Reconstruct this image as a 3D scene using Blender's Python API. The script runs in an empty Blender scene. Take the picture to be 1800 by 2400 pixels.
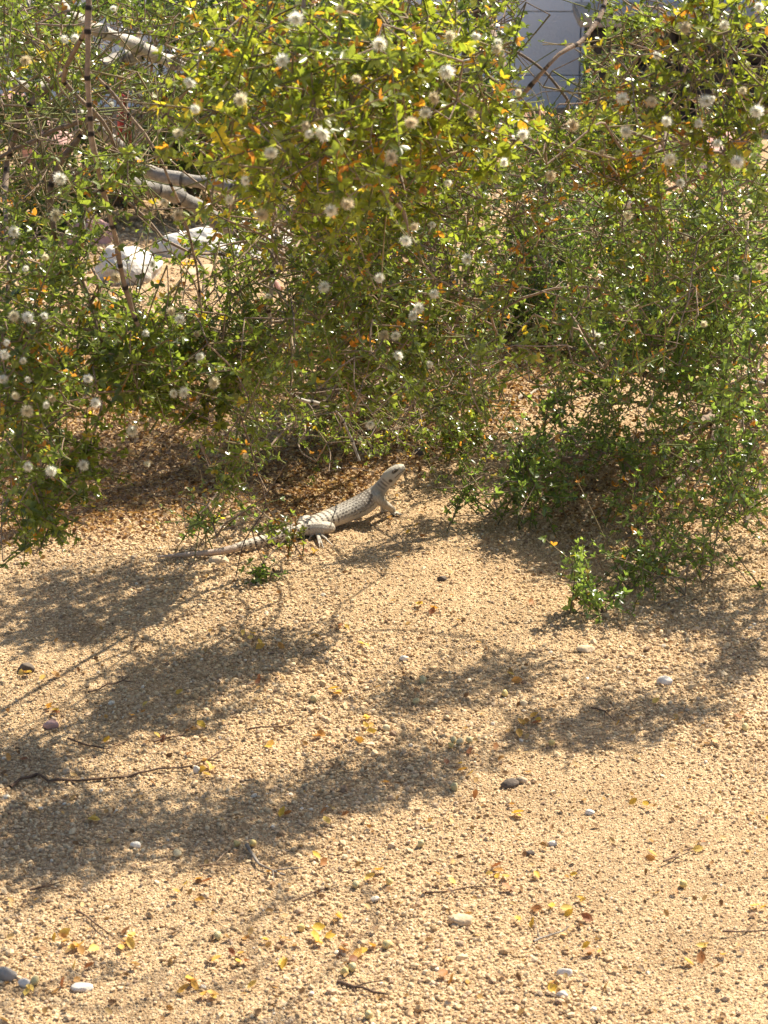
import bpy, bmesh, math
import numpy as np
from mathutils import Vector, Matrix

rng = np.random.default_rng(11)
D = bpy.data
COL = bpy.context.scene.collection
SC = bpy.context.scene

# ------------------------------------------------------------------ camera
CAM = np.array([0.0, 0.0, 1.35]); PITCH = math.radians(20.0); F = 6207.0   # F: focal length in photo pixels (1800 wide)
cd = D.cameras.new('camera'); cam = D.objects.new('camera', cd); COL.objects.link(cam)
cam.location = CAM; cam.rotation_euler = (math.pi/2 - PITCH, 0, 0)
cd.sensor_fit = 'HORIZONTAL'; cd.sensor_width = 36.0; cd.lens = 36.0*F/1800.0
cd.clip_start = 0.05; cd.clip_end = 500
cd.dof.use_dof = True; cd.dof.focus_distance = 3.72; cd.dof.aperture_fstop = 30
SC.camera = cam

# ------------------------------------------------------------------ light
SUN_EL = math.radians(47); SUN_AZ = math.radians(40)      # azimuth measured from +Y towards +X
SUN = np.array([math.sin(SUN_AZ)*math.cos(SUN_EL), math.cos(SUN_AZ)*math.cos(SUN_EL), math.sin(SUN_EL)])
w = D.worlds.new('World'); SC.world = w; w.use_nodes = True
nt = w.node_tree; nt.nodes.clear()
sky = nt.nodes.new('ShaderNodeTexSky'); sky.sky_type = 'NISHITA'; sky.sun_disc = False
sky.sun_elevation = SUN_EL; sky.sun_rotation = SUN_AZ; sky.dust_density = 2.0
bg = nt.nodes.new('ShaderNodeBackground'); bg.inputs[1].default_value = 0.082
wo = nt.nodes.new('ShaderNodeOutputWorld')
nt.links.new(sky.outputs[0], bg.inputs[0]); nt.links.new(bg.outputs[0], wo.inputs[0])
sl = D.lights.new('sun', 'SUN'); sl.energy = 5.0; sl.angle = math.radians(0.53); sl.color = (1.0, 0.92, 0.75)
so = D.objects.new('sun', sl); COL.objects.link(so)
so.rotation_euler = Vector(SUN).to_track_quat('Z', 'Y').to_euler()
SC.view_settings.view_transform = 'Standard'; SC.view_settings.look = 'None'
SC.view_settings.exposure = 1.22; SC.view_settings.gamma = 1.0; SC.view_settings.use_curve_mapping = False
SC.cycles.max_bounces = 6; SC.cycles.diffuse_bounces = 3; SC.cycles.glossy_bounces = 2; SC.cycles.transmission_bounces = 5
SC.cycles.use_denoising = True; SC.cycles.use_adaptive_sampling = True; SC.cycles.adaptive_threshold = 0.02

# ------------------------------------------------------------------ geometry helpers
FW = np.array([0, math.cos(PITCH), -math.sin(PITCH)]); UP = np.array([0, math.sin(PITCH), math.cos(PITCH)]); RT = np.array([1.0, 0, 0])
def ray(px, py): return FW + (px-900)/F*RT - (py-1200)/F*UP
def at(px, py, Y):                         # point seen at photo pixel (px,py) whose world distance is Y
    r = ray(px, py); return CAM + r*(Y/r[1])
def onplane(px, py, z=0.0):
    r = ray(px, py); return CAM + r*((z-CAM[2])/r[2])
def pix(p):
    p = np.atleast_2d(p); v = p-CAM; d = v@FW
    return np.stack([900+F*(v@RT)/d, 1200-F*(v@UP)/d], 1)

_n = np.random.default_rng(5)
_W = [(_n.uniform(0, 6.28), _n.uniform(0, 6.28), k) for k in (1.7, 2.9, 4.7, 7.9, 13.0, 21.0, 37.0)]
def bump(x, y, cx, cy, rx, ry): return np.exp(-((x-cx)/rx)**2-((y-cy)/ry)**2)
def H(x, y):                               # height of the ground
    x = np.asarray(x, float); y = np.asarray(y, float); h = np.zeros_like(x+y)
    for a, b, k in _W:
        h = h + (0.017 if k < 9 else 0.014)/k*np.sin(k*x*1.3+a+0.6*np.sin(k*y*.7))*np.cos(k*y+b)
    t = np.clip(y-5.2, 0, None); h = h - 0.46*(1-np.exp(-t/2.4))
    h = h - 0.030*bump(x, y, 0.36, 3.50, 0.16, 0.17)      # hollow round the seedling
    h = h - 0.025*bump(x, y, -0.42, 3.95, 0.30, 0.28)     # litter hollow under the bush
    h = h + 0.020*bump(x, y, 0.02, 3.38, 0.35, 0.18)
    return h
def ground(px, py):                        # point on the real ground at a photo pixel
    z = 0.0
    for _ in range(12):
        p = onplane(px, py, z); z = float(H(p[0], p[1]))
    p = onplane(px, py, z); return p

def mesh_from(name, V, Fc, mat, col=None, smooth=False):
    me = D.meshes.new(name); V = np.asarray(V, np.float32)
    if isinstance(Fc, np.ndarray):
        n, k = Fc.shape
        me.vertices.add(len(V)); me.vertices.foreach_set('co', V.ravel())
        me.loops.add(n*k); me.loops.foreach_set('vertex_index', Fc.astype(np.int32).ravel())
        me.polygons.add(n); me.polygons.foreach_set('loop_start', np.arange(0, n*k, k, dtype=np.int32))
        me.polygons.foreach_set('loop_total', np.full(n, k, np.int32))
        me.update(calc_edges=True); me.validate()
    else:
        me.from_pydata([tuple(map(float, v)) for v in V], [], Fc)
    if smooth: me.polygons.foreach_set('use_smooth', np.ones(len(me.polygons), bool))
    if col is not None:
        a = me.color_attributes.new('Col', 'FLOAT_COLOR', 'POINT')
        c = np.ones((len(me.vertices), 4), np.float32); c[:, :3] = col
        a.data.foreach_set('color', c.ravel())
    if mat is not None: me.materials.append(mat)
    return me
def link(name, me, parent=None, loc=None):
    o = D.objects.new(name, me); COL.objects.link(o)
    if parent is not None: o.parent = parent
    if loc is not None: o.location = loc
    return o
def tag(o, label=None, cat=None, group=None, kind=None):
    if label: o['label'] = label
    if cat: o['category'] = cat
    if group: o['group'] = group
    if kind: o['kind'] = kind
    return o
def empty(name, label, cat, group=None, loc=(0, 0, 0)):
    o = D.objects.new(name, None); COL.objects.link(o); o.location = loc; o.empty_display_size = 0.02
    return tag(o, label, cat, group)

def catmull(P, step):
    P = np.asarray(P, float); Q = [P[0]*2-P[1], *P, P[-1]*2-P[-2]]; out = []; par = []
    for i in range(1, len(Q)-2):
        n = max(1, int(np.linalg.norm(Q[i+1]-Q[i])/step))
        for k in range(n):
            t = k/n; a, b, c, d = Q[i-1], Q[i], Q[i+1], Q[i+2]
            out.append(.5*((2*b)+(-a+c)*t+(2*a-5*b+4*c-d)*t*t+(-a+3*b-3*c+d)*t**3)); par.append(i-1+t)
    out.append(P[-1]); par.append(len(P)-1.0)
    return np.array(out), np.array(par)
class Tubes:                               # gathers tubes into one mesh
    def __init__(s): s.V = []; s.F = []; s.C = []; s.n = 0
    def add(s, P, R, C, k=5, twist=0.0):
        P = np.asarray(P, float); n = len(P); R = np.broadcast_to(R, (n,)); C = np.broadcast_to(C, (n, 3))
        T = np.gradient(P, axis=0); T /= np.linalg.norm(T, axis=1)[:, None]+1e-12
        ref = np.array([0.31, 0.17, 0.93]) if abs(T[0] @ [0.31, 0.17, 0.93]) < .9 else np.array([1., 0, 0])
        A = np.cross(T, ref); A /= np.linalg.norm(A, axis=1)[:, None]+1e-12; B = np.cross(T, A)
        th = np.arange(k)*2*math.pi/k
        V = P[:, None]+R[:, None, None]*(np.cos(th)[None, :, None]*A[:, None]+np.sin(th)[None, :, None]*B[:, None])
        i = np.arange(n-1)[:, None]*k; j = np.arange(k)[None]; j2 = (j+1) % k
        Fq = np.stack([i+j, i+j2, i+k+j2, i+k+j], -1).reshape(-1, 4)+s.n
        s.V.append(V.reshape(-1, 3)); s.F.append(Fq); s.C.append(np.repeat(C, k, 0)); s.n += n*k
    def mesh(s, name, mat, smooth=True):
        return mesh_from(name, np.concatenate(s.V), np.concatenate(s.F), mat, np.concatenate(s.C), smooth)

# ------------------------------------------------------------------ materials
def newmat(name):
    m = D.materials.new(name); m.use_nodes = True; t = m.node_tree; t.nodes.clear()
    out = t.nodes.new('ShaderNodeOutputMaterial'); return m, t, out
def N(t, typ, **kw):
    n = t.nodes.new(typ)
    for k, v in kw.items(): setattr(n, k, v)
    return n
def ramp(t, stops, interp='LINEAR'):
    r = t.nodes.new('ShaderNodeValToRGB'); cr = r.color_ramp; cr.interpolation = interp
    while len(cr.elements) < len(stops): cr.elements.new(0.5)
    for e, (p, c) in zip(cr.elements, stops): e.position = p; e.color = (*c, 1)
    return r
def mat_leaf(name, trans=0.52, rough=0.25, boost=(2.0, 1.95, .95)):
    m, t, out = newmat(name)
    at_ = N(t, 'ShaderNodeAttribute', attribute_name='Col')
    noi = N(t, 'ShaderNodeTexNoise'); noi.inputs['Scale'].default_value = 260
    geo = N(t, 'ShaderNodeNewGeometry'); t.links.new(geo.outputs['Position'], noi.inputs['Vector'])
    mx = N(t, 'ShaderNodeMix', data_type='RGBA', blend_type='MULTIPLY'); mx.inputs[0].default_value = 0.45
    rp = ramp(t, [(0.3, (.55, .55, .55)), (0.7, (1.25, 1.25, 1.25))])
    t.links.new(noi.outputs[0], rp.inputs[0]); t.links.new(at_.outputs[0], mx.inputs[6]); t.links.new(rp.outputs[0], mx.inputs[7])
    p = N(t, 'ShaderNodeBsdfPrincipled'); p.inputs['Roughness'].default_value = rough
    p.inputs['Specular IOR Level'].default_value = 0.75 if rough < .3 else .3
    t.links.new(mx.outputs[2], p.inputs['Base Color'])
    tr = N(t, 'ShaderNodeBsdfTranslucent')
    m2 = N(t, 'ShaderNodeMix', data_type='RGBA', blend_type='MULTIPLY'); m2.inputs[0].default_value = 1
    m2.inputs[7].default_value = (*boost, 1); m2.clamp_result = False
    t.links.new(mx.outputs[2], m2.inputs[6]); t.links.new(m2.outputs[2], tr.inputs[0])
    s = N(t, 'ShaderNodeMixShader'); s.inputs[0].default_value = trans
    t.links.new(p.outputs[0], s.inputs[1]); t.links.new(tr.outputs[0], s.inputs[2]); t.links.new(s.outputs[0], out.inputs[0])
    return m
def mat_attr(name, rough=0.85, scale=120, amount=0.5, bumpd=0.002, bscale=300, spec=0.3, sss=0):
    m, t, out = newmat(name)
    a = N(t, 'ShaderNodeAttribute', attribute_name='Col'); geo = N(t, 'ShaderNodeNewGeometry')
    noi = N(t, 'ShaderNodeTexNoise'); noi.inputs['Scale'].default_value = scale; noi.inputs['Detail'].default_value = 4
    t.links.new(geo.outputs['Position'], noi.inputs['Vector'])
    rp = ramp(t, [(0.3, (.5, .5, .5)), (0.7, (1.35, 1.35, 1.35))]); t.links.new(noi.outputs[0], rp.inputs[0])
    mx = N(t, 'ShaderNodeMix', data_type='RGBA', blend_type='MULTIPLY'); mx.inputs[0].default_value = amount
    t.links.new(a.outputs[0], mx.inputs[6]); t.links.new(rp.outputs[0], mx.inputs[7])
    p = N(t, 'ShaderNodeBsdfPrincipled'); p.inputs['Roughness'].default_value = rough; p.inputs['Specular IOR Level'].default_value = spec
    t.links.new(mx.outputs[2], p.inputs['Base Color'])
    if bumpd:
        n2 = N(t, 'ShaderNodeTexNoise'); n2.inputs['Scale'].default_value = bscale; n2.inputs['Detail'].default_value = 3
        t.links.new(geo.outputs['Position'], n2.inputs['Vector'])
        b = N(t, 'ShaderNodeBump'); b.inputs['Distance'].default_value = bumpd; b.inputs['Strength'].default_value = 0.8
        t.links.new(n2.outputs[0], b.inputs['Height']); t.links.new(b.outputs[0], p.inputs['Normal'])
    t.links.new(p.outputs[0], out.inputs[0]); return m
def mat_noise(name, stops, scale=8, rough=0.9, bumpd=0.01, bscale=40, detail=6, voro=False, spec=0.25):
    m, t, out = newmat(name); geo = N(t, 'ShaderNodeNewGeometry')
    noi = N(t, 'ShaderNodeTexNoise'); noi.inputs['Scale'].default_value = scale; noi.inputs['Detail'].default_value = detail
    t.links.new(geo.outputs['Position'], noi.inputs['Vector'])
    rp = ramp(t, stops); t.links.new(noi.outputs[0], rp.inputs[0])
    p = N(t, 'ShaderNodeBsdfPrincipled'); p.inputs['Roughness'].default_value = rough; p.inputs['Specular IOR Level'].default_value = spec
    t.links.new(rp.outputs[0], p.inputs['Base Color'])
    n2 = N(t, 'ShaderNodeTexVoronoi' if voro else 'ShaderNodeTexNoise'); n2.inputs['Scale'].default_value = bscale
    if not voro: n2.inputs['Detail'].default_value = 8
    t.links.new(geo.outputs['Position'], n2.inputs['Vector'])
    b = N(t, 'ShaderNodeBump'); b.inputs['Distance'].default_value = bumpd; b.inputs['Strength'].default_value = 0.9
    t.links.new(n2.outputs[0], b.inputs['Height']); t.links.new(b.outputs[0], p.inputs['Normal'])
    t.links.new(p.outputs[0], out.inputs[0]); return m

M_LEAF = mat_leaf('leaf_green')
M_DRY = mat_leaf('leaf_dry', 0.3, 0.6, (1.3, 1.1, .8))
M_WOOD = mat_attr('bark', 0.9, 150, 0.6, 0.0015, 420)
M_PUFF = mat_leaf('seed_fluff', 0.55, 0.8, (1.05, 1.05, 1.0))
m, t, out = newmat('sand'); geo = N(t, 'ShaderNodeNewGeometry')
vo = N(t, 'ShaderNodeTexVoronoi'); vo.inputs['Scale'].default_value = 430; t.links.new(geo.outputs['Position'], vo.inputs['Vector'])
sep = N(t, 'ShaderNodeSeparateColor'); t.links.new(vo.outputs['Color'], sep.inputs[0])
rp = ramp(t, [(0.0, (.25, .16, .085)), (.3, (.36, .24, .13)), (.6, (.45, .305, .17)), (.85, (.54, .385, .225)), (1.0, (.62, .48, .31))]); t.links.new(sep.outputs[0], rp.inputs[0])
noi = N(t, 'ShaderNodeTexNoise'); noi.inputs['Scale'].default_value = 9; noi.inputs['Detail'].default_value = 5; t.links.new(geo.outputs['Position'], noi.inputs['Vector'])
r2 = ramp(t, [(.35, (.82, .80, .78)), (.65, (1.1, 1.1, 1.1))]); t.links.new(noi.outputs[0], r2.inputs[0])
mx = N(t, 'ShaderNodeMix', data_type='RGBA', blend_type='MULTIPLY'); mx.inputs[0].default_value = 1; t.links.new(rp.outputs[0], mx.inputs[6]); t.links.new(r2.outputs[0], mx.inputs[7])
p = N(t, 'ShaderNodeBsdfPrincipled'); p.inputs['Roughness'].default_value = .95; p.inputs['Specular IOR Level'].default_value = .2; t.links.new(mx.outputs[2], p.inputs['Base Color'])
b_ = N(t, 'ShaderNodeBump'); b_.invert = True; b_.inputs['Distance'].default_value = .0022; b_.inputs['Strength'].default_value = 1; t.links.new(vo.outputs['Distance'], b_.inputs['Height']); t.links.new(b_.outputs[0], p.inputs['Normal'])
t.links.new(p.outputs[0], out.inputs[0]); M_SAND = m
M_ROCKW = mat_noise('pale_rock', [(0.3, (.34, .30, .26)), (0.5, (.58, .54, .48)), (0.7, (.72, .69, .63))], 16, 0.9, 0.025, 30)
M_ROCKP = mat_noise('pink_rock', [(0.25, (.33, .18, .15)), (0.5, (.52, .31, .27)), (0.8, (.62, .43, .37))], 12, 0.9, 0.02, 16)
M_ROCKT = mat_noise('tan_rock', [(0.25, (.30, .19, .11)), (0.5, (.48, .33, .20)), (0.8, (.62, .48, .34))], 12, 0.9, 0.02, 16)
M_ROCKG = mat_noise('grey_rock', [(0.25, (.14, .12, .10)), (0.5, (.27, .24, .21)), (0.8, (.40, .37, .33))], 60, 0.9, 0.003, 120)
M_WALL = mat_noise('white_block', [(0.3, (.80, .80, .80)), (0.7, (.87, .87, .87))], 3, 0.9, 0.003, 90)
M_MORTAR = mat_noise('mortar', [(0.3, (.70, .70, .70)), (0.7, (.78, .78, .78))], 30, 0.95, 0.003, 160)
M_DARK = mat_noise('dark_stone', [(0.3, (.030, .026, .022)), (0.7, (.065, .055, .045))], 18, 0.85, 0.01, 60)
M_CAP = mat_noise('pale_cap', [(0.3, (.30, .27, .23)), (0.7, (.42, .38, .33))], 20, 0.9, 0.006, 70)
M_RED = mat_noise('red_paint', [(0.3, (.50, .03, .04)), (0.7, (.62, .05, .06))], 30, 0.45, 0.001, 120, spec=.5)

# ------------------------------------------------------------------ the ground
def grid_mesh(name, xs, ys, mat):
    X, Y = np.meshgrid(xs, ys); Z = H(X, Y); nx, ny = len(xs), len(ys)
    V = np.stack([X, Y, Z], -1).reshape(-1, 3)
    i = np.arange(ny-1)[:, None]*nx; j = np.arange(nx-1)[None]
    Fq = np.stack([i+j, i+j+1, i+nx+j+1, i+nx+j], -1).reshape(-1, 4)
    return mesh_from(name, V, Fq, mat, smooth=True)
def spaced(a, b, lo, hi, step, out):
    core = np.arange(lo, hi, step); l = lo-np.geomspace(step*2, lo-a, out)[::-1]; r = hi+np.geomspace(step*2, b-hi, out)
    return np.concatenate([l, core, r])
g = link('ground', grid_mesh('ground', spaced(-60, 60, -1.2, 1.2, .02, 26), spaced(-40, 90, 1.8, 6.5, .02, 30), M_SAND)); tag(g, kind='structure')

# gravel: real pebbles, one object (nobody could count them)
def pebble(seed, flat=.7, n=1):
    r = np.random.default_rng(seed); bm = bmesh.new(); bmesh.ops.create_icosphere(bm, subdivisions=n, radius=1)
    cuts = [(lambda d: d/np.linalg.norm(d))(r.normal(size=3)) for _ in range(7)]; lim = r.uniform(.55, .85, 7)
    for v in bm.verts:
        c = np.array(v.co)
        for d, l in zip(cuts, lim):
            s = c@d
            if s > l: c = c-d*(s-l)*.85
        c = c*(1+r.normal(0, .03)); v.co = (c[0]*r.uniform(.98, 1.02), c[1]*.85, c[2]*flat)
    for f in bm.faces: f.smooth = n > 1
    return bm
m, t, out = newmat('gravel')
oi = N(t, 'ShaderNodeObjectInfo')
rp = ramp(t, [(0, (.53, .365, .195)), (.17, (.60, .43, .245)), (.34, (.46, .305, .158)), (.48, (.66, .50, .305)), (.60, (.56, .375, .205)),
              (.70, (.36, .235, .127)), (.77, (.63, .465, .275)), (.85, (.56, .395, .245)), (.925, (.47, .345, .225)), (.965, (.28, .18, .11)), (.99, (.72, .62, .48))], 'CONSTANT')
t.links.new(oi.outputs['Random'], rp.inputs[0])
p = N(t, 'ShaderNodeBsdfPrincipled'); p.inputs['Roughness'].default_value = .8; p.inputs['Specular IOR Level'].default_value = .3
geo = N(t, 'ShaderNodeNewGeometry'); noi = N(t, 'ShaderNodeTexNoise'); noi.inputs['Scale'].default_value = 350
t.links.new(geo.outputs['Position'], noi.inputs['Vector'])
r2 = ramp(t, [(.3, (.7, .7, .7)), (.7, (1.15, 1.15, 1.15))]); t.links.new(noi.outputs[0], r2.inputs[0])
mx = N(t, 'ShaderNodeMix', data_type='RGBA', blend_type='MULTIPLY'); mx.inputs[0].default_value = .8
t.links.new(rp.outputs[0], mx.inputs[6]); t.links.new(r2.outputs[0], mx.inputs[7]); t.links.new(mx.outputs[2], p.inputs['Base Color'])
t.links.new(p.outputs[0], out.inputs[0]); M_GRAVEL = m
pc = D.collections.new('pebble_shapes')
for k in range(9):
    bm = pebble(100+k, rng.uniform(.6, .85)); me = D.meshes.new('pebble_shape'); bm.to_mesh(me); bm.free(); me.materials.append(M_GRAVEL)
    pc.objects.link(D.objects.new('pebble_shape', me))
def scatter_band(y0, y1, sp, smin, smax):
    xs = np.arange(-1.5, 1.5, sp); ys = np.arange(y0, y1, sp); X, Y = np.meshgrid(xs, ys)
    X = X.ravel()+rng.uniform(-.6, .6, X.size)*sp; Y = Y.ravel()+rng.uniform(-.6, .6, Y.size)*sp
    k = np.abs(X) < .19*Y+.16; X, Y = X[k], Y[k]
    s = smin*(smax/smin)**(rng.random(len(X))**2.6)
    return X, Y, s
B = [scatter_band(1.95, 3.9, .0045, .00165, .0046), scatter_band(3.9, 5.0, .0070, .0026, .0054), scatter_band(5.0, 7.2, .016, .004, .010),
     scatter_band(1.95, 5.0, .036, .004, .0075)]
X = np.concatenate([b[0] for b in B]); Y = np.concatenate([b[1] for b in B]); S = np.concatenate([b[2] for b in B])
# the gravel is coarser in some patches
pt = np.sin(5*X+1)*np.cos(6*Y)+np.sin(11*X+3*Y); S = S*(1+.15*pt)*(1-.22*bump(X, Y, .45, 2.5, .35, .35)-.18*bump(X, Y, .1, 3.3, .4, .2))
S = S*.93
dust = np.sin(3.1*X+2.2*Y+1)*np.sin(4.3*Y-1.7*X)+.6*np.sin(9*X-4*Y)*np.sin(8*Y+2)+.4*np.sin(19*X+7)*np.sin(23*Y)      # finer, dusty patches
kp = rng.random(len(X)) < np.clip(1.05-.22*dust, .66, 1); X, Y, S = X[kp], Y[kp], S[kp]
V = np.stack([X, Y, H(X, Y)+S*rng.uniform(-.25, .45, len(S))], 1)
me = D.meshes.new('gravel'); me.vertices.add(len(V)); me.vertices.foreach_set('co', V.astype(np.float32).ravel())
def vattr(me, name, typ, arr, key):
    a = me.attributes.new(name, typ, 'POINT'); a.data.foreach_set(key, arr.ravel())
vattr(me, 'scl', 'FLOAT_VECTOR', (S[:, None]*rng.uniform(.8, 1.25, (len(S), 3))).astype(np.float32), 'vector')
vattr(me, 'rot', 'FLOAT_VECTOR', np.stack([rng.normal(0, .35, len(S)), rng.normal(0, .35, len(S)), rng.uniform(0, 6.28, len(S))], 1).astype(np.float32), 'vector')
vattr(me, 'idx', 'INT', rng.integers(0, 9, len(S)).astype(np.int32), 'value')
go = link('gravel', me); tag(go, 'coarse tan gravel covering the ground', 'gravel', kind='stuff')
ng = D.node_groups.new('gravel_scatter', 'GeometryNodeTree')
ng.interface.new_socket('Geometry', in_out='INPUT', socket_type='NodeSocketGeometry'); ng.interface.new_socket('Geometry', in_out='OUTPUT', socket_type='NodeSocketGeometry')
gi = ng.nodes.new('NodeGroupInput'); gout = ng.nodes.new('NodeGroupOutput'); iop = ng.nodes.new('GeometryNodeInstanceOnPoints')
ci = ng.nodes.new('GeometryNodeCollectionInfo'); ci.inputs['Collection'].default_value = pc; ci.inputs['Separate Children'].default_value = True; ci.inputs['Reset Children'].default_value = True
def nattr(name, typ):
    n = ng.nodes.new('GeometryNodeInputNamedAttribute'); n.data_type = typ; n.inputs['Name'].default_value = name; return n.outputs['Attribute']
ng.links.new(gi.outputs[0], iop.inputs['Points']); ng.links.new(ci.outputs[0], iop.inputs['Instance']); iop.inputs['Pick Instance'].default_value = True
ng.links.new(nattr('idx', 'INT'), iop.inputs['Instance Index']); ng.links.new(nattr('rot', 'FLOAT_VECTOR'), iop.inputs['Rotation']); ng.links.new(nattr('scl', 'FLOAT_VECTOR'), iop.inputs['Scale'])
ng.links.new(iop.outputs[0], gout.inputs[0])
md = go.modifiers.new('scatter', 'NODES'); md.node_group = ng

# ------------------------------------------------------------------ background wall, low dark wall, rocks
WY = 8.45
wz = float(H(1.0, WY))-0.1
wall = empty('block_wall', 'white painted concrete block wall behind the bushes', 'wall', loc=(0, WY, wz))
def box(sx, sy, sz, bev=0.004):
    bm = bmesh.new(); bmesh.ops.create_cube(bm, size=1)
    for v in bm.verts: v.co.x *= sx; v.co.y *= sy; v.co.z *= sz
    if bev: bmesh.ops.bevel(bm, geom=list(bm.edges), offset=bev, segments=2, affect='EDGES')
    return bm
def bm_mesh(name, bm, mat, smooth=False):
    me = D.meshes.new(name); bm.to_mesh(me); bm.free(); me.materials.append(mat)
    if smooth: me.polygons.foreach_set('use_smooth', np.ones(len(me.polygons), bool))
    return me
bw, bh = .405, .204
bme = bm_mesh('block', box(bw-.004, .19, bh-.003, .002), M_WALL)
xj = at(1360, 150, WY)[0]; zj = at(1300, 178, WY)[2]-wz
z0 = zj-math.floor(zj/bh)*bh
core = link('mortar', bm_mesh('mortar', box(16, .16, bh*6-.02, 0), M_MORTAR), wall, (0, .11, z0+bh*2))
for i in range(-9, 8):
    for j in range(-1, 5):
        b = link('block', bme, wall, (xj+(i+.5)*bw, .1+rng.normal(0, .0008), z0+(j+.5)*bh))
# low dark wall in front of it
pA = at(1372, 262, 8.0); pB = at(1900, 262, 8.0); top = at(1600, 62, 8.0)[2]; bot = float(H(pA[0]+.3, 8.0))-.05
lw = empty('low_wall', 'low dark brown wall with a thin pale cap in front of the white block wall', 'low wall', loc=(pA[0], 8.0, bot))
L = 2.2
nrow = 3; hh = (top-bot)/nrow
for r_ in range(nrow):
    xx = 0.0; k = 0
    while xx < L:
        ln = rng.uniform(.22, .36)
        link('stone', bm_mesh('stone', box(ln-.012, .22+rng.uniform(-.01, .01), hh-.012, .012), M_DARK), lw, (xx+ln/2, .12, hh*(r_+.5))); xx += ln
link('core', bm_mesh('core', box(L-.04, .16, hh*nrow-.03, 0), M_DARK), lw, (L/2, .13, hh*nrow/2))
link('cap', bm_mesh('cap', box(L+.06, .27, .035, .006), M_CAP), lw, (L/2, .12, hh*nrow+.0165))

def boulder(name, px, py, Y, rx, ry, mat, seed, label, depth=1.0, cat='boulder', sub=5, rough=.08, onground=False):
    r = np.random.default_rng(seed); c = at(px, py, Y); s = np.linalg.norm(c-CAM)/F
    bm = bmesh.new(); bmesh.ops.create_icosphere(bm, subdivisions=sub, radius=1)
    cuts = [(lambda d: d/np.linalg.norm(d))(r.normal(size=3)) for _ in range(11)]; lim = r.uniform(.52, .88, 11)
    ph = r.uniform(0, 6, 9)
    for v in bm.verts:
        q = np.array(v.co); 
        for d, l in zip(cuts, lim):
            e = q@d
            if e > l: q = q-d*(e-l)*.8
        f = 1+rough*(math.sin(3*q[0]+ph[0])*math.sin(3.4*q[1]+ph[1])+.6*math.sin(7*q[2]+ph[2]+2*q[0])*math.sin(6*q[1]+ph[3])+.3*math.sin(15*q[0]+ph[4])*math.sin(14*q[2]+ph[5]))
        q = q*f; v.co = (q[0]*rx*s, q[1]*depth*rx*s, q[2]*ry*s*1.05)
    o = link(name, bm_mesh(name, bm, mat, True), None, c); return tag(o, label, cat)
boulder('boulder', 300, 655, 5.10, 95, 85, M_ROCKW, 1, 'pale grey white boulder beside the patch of bright sand behind the bush')
boulder('boulder', 560, 590, 5.35, 190, 75, M_ROCKW, 2, 'widest flat white boulder in full sun behind the bush', .8)
boulder('boulder', 445, 668, 5.15, 105, 50, M_ROCKT, 3, 'tan boulder at the foot of the white boulders')
boulder('boulder', 215, 570, 5.6, 55, 75, M_ROCKP, 4, 'pink boulder behind the pale grey white boulder')
boulder('boulder', 95, 345, 6.8, 80, 55, M_ROCKP, 5, 'pink boulder in the sun behind the tangle of bare twigs')
boulder('boulder', 20, 250, 7.2, 60, 40, M_ROCKP, 15, 'farthest pink boulder, at the edge behind the bare twigs')
boulder('boulder', 260, 430, 6.4, 90, 55, M_ROCKG, 6, 'dark grey boulder below the red post')
boulder('boulder', 1050, 420, 6.2, 95, 95, M_ROCKW, 7, 'pale rough boulder behind the main trunk')
boulder('boulder', 1180, 310, 6.9, 70, 45, M_ROCKW, 8, 'pale boulder under the white block wall by the dry grass')
boulder('boulder', 1650, 370, 6.6, 110, 75, M_ROCKP, 9, 'pinkish boulder in front of the low dark wall')
boulder('boulder', 1450, 470, 6.0, 90, 55, M_ROCKW, 10, 'pale boulder half hidden behind the leafy bush with small leaves')
boulder('boulder', 790, 560, 5.6, 60, 40, M_ROCKW, 12, 'small white boulder seen between two thin grey stems')
boulder('stone', 646, 678, 5.0, 16, 20, M_ROCKP, 13, 'small rounded pink stone beside the straight grey stem', cat='stone', sub=3)
# red post
rc = at(291, 285, 6.3); rs = 1.25*np.linalg.norm(rc-CAM)/F
rd = empty('marker_post', 'small bright red post with a rounded cap behind the bush', 'post', loc=rc)
prof = [(0, -60), (11, -60), (13, -55), (13, 18), (12, 24), (7, 27), (6, 33), (9, 36), (9, 46), (6, 51), (0, 53)]
def lathe(prof, s, k=20):
    V = []; Fc = []
    for r_, z in prof:
        for i in range(k): V.append((r_*s*math.cos(2*math.pi*i/k), r_*s*math.sin(2*math.pi*i/k), z*s))
    for a in range(len(prof)-1):
        for i in range(k): Fc.append((a*k+i, a*k+(i+1) % k, (a+1)*k+(i+1) % k, (a+1)*k+i))
    return V, Fc
V_, F_ = lathe(prof[:6], rs); link('body', mesh_from('body', V_, F_, M_RED, smooth=True), rd)
V_, F_ = lathe(prof[5:], rs); link('cap', mesh_from('cap', V_, F_, M_RED, smooth=True), rd)
V_, F_ = lathe([(0, -330), (9, -330), (9, -61), (0, -61)], rs); link('stake', mesh_from('stake', V_, F_, M_DARK, smooth=True), rd)
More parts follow.
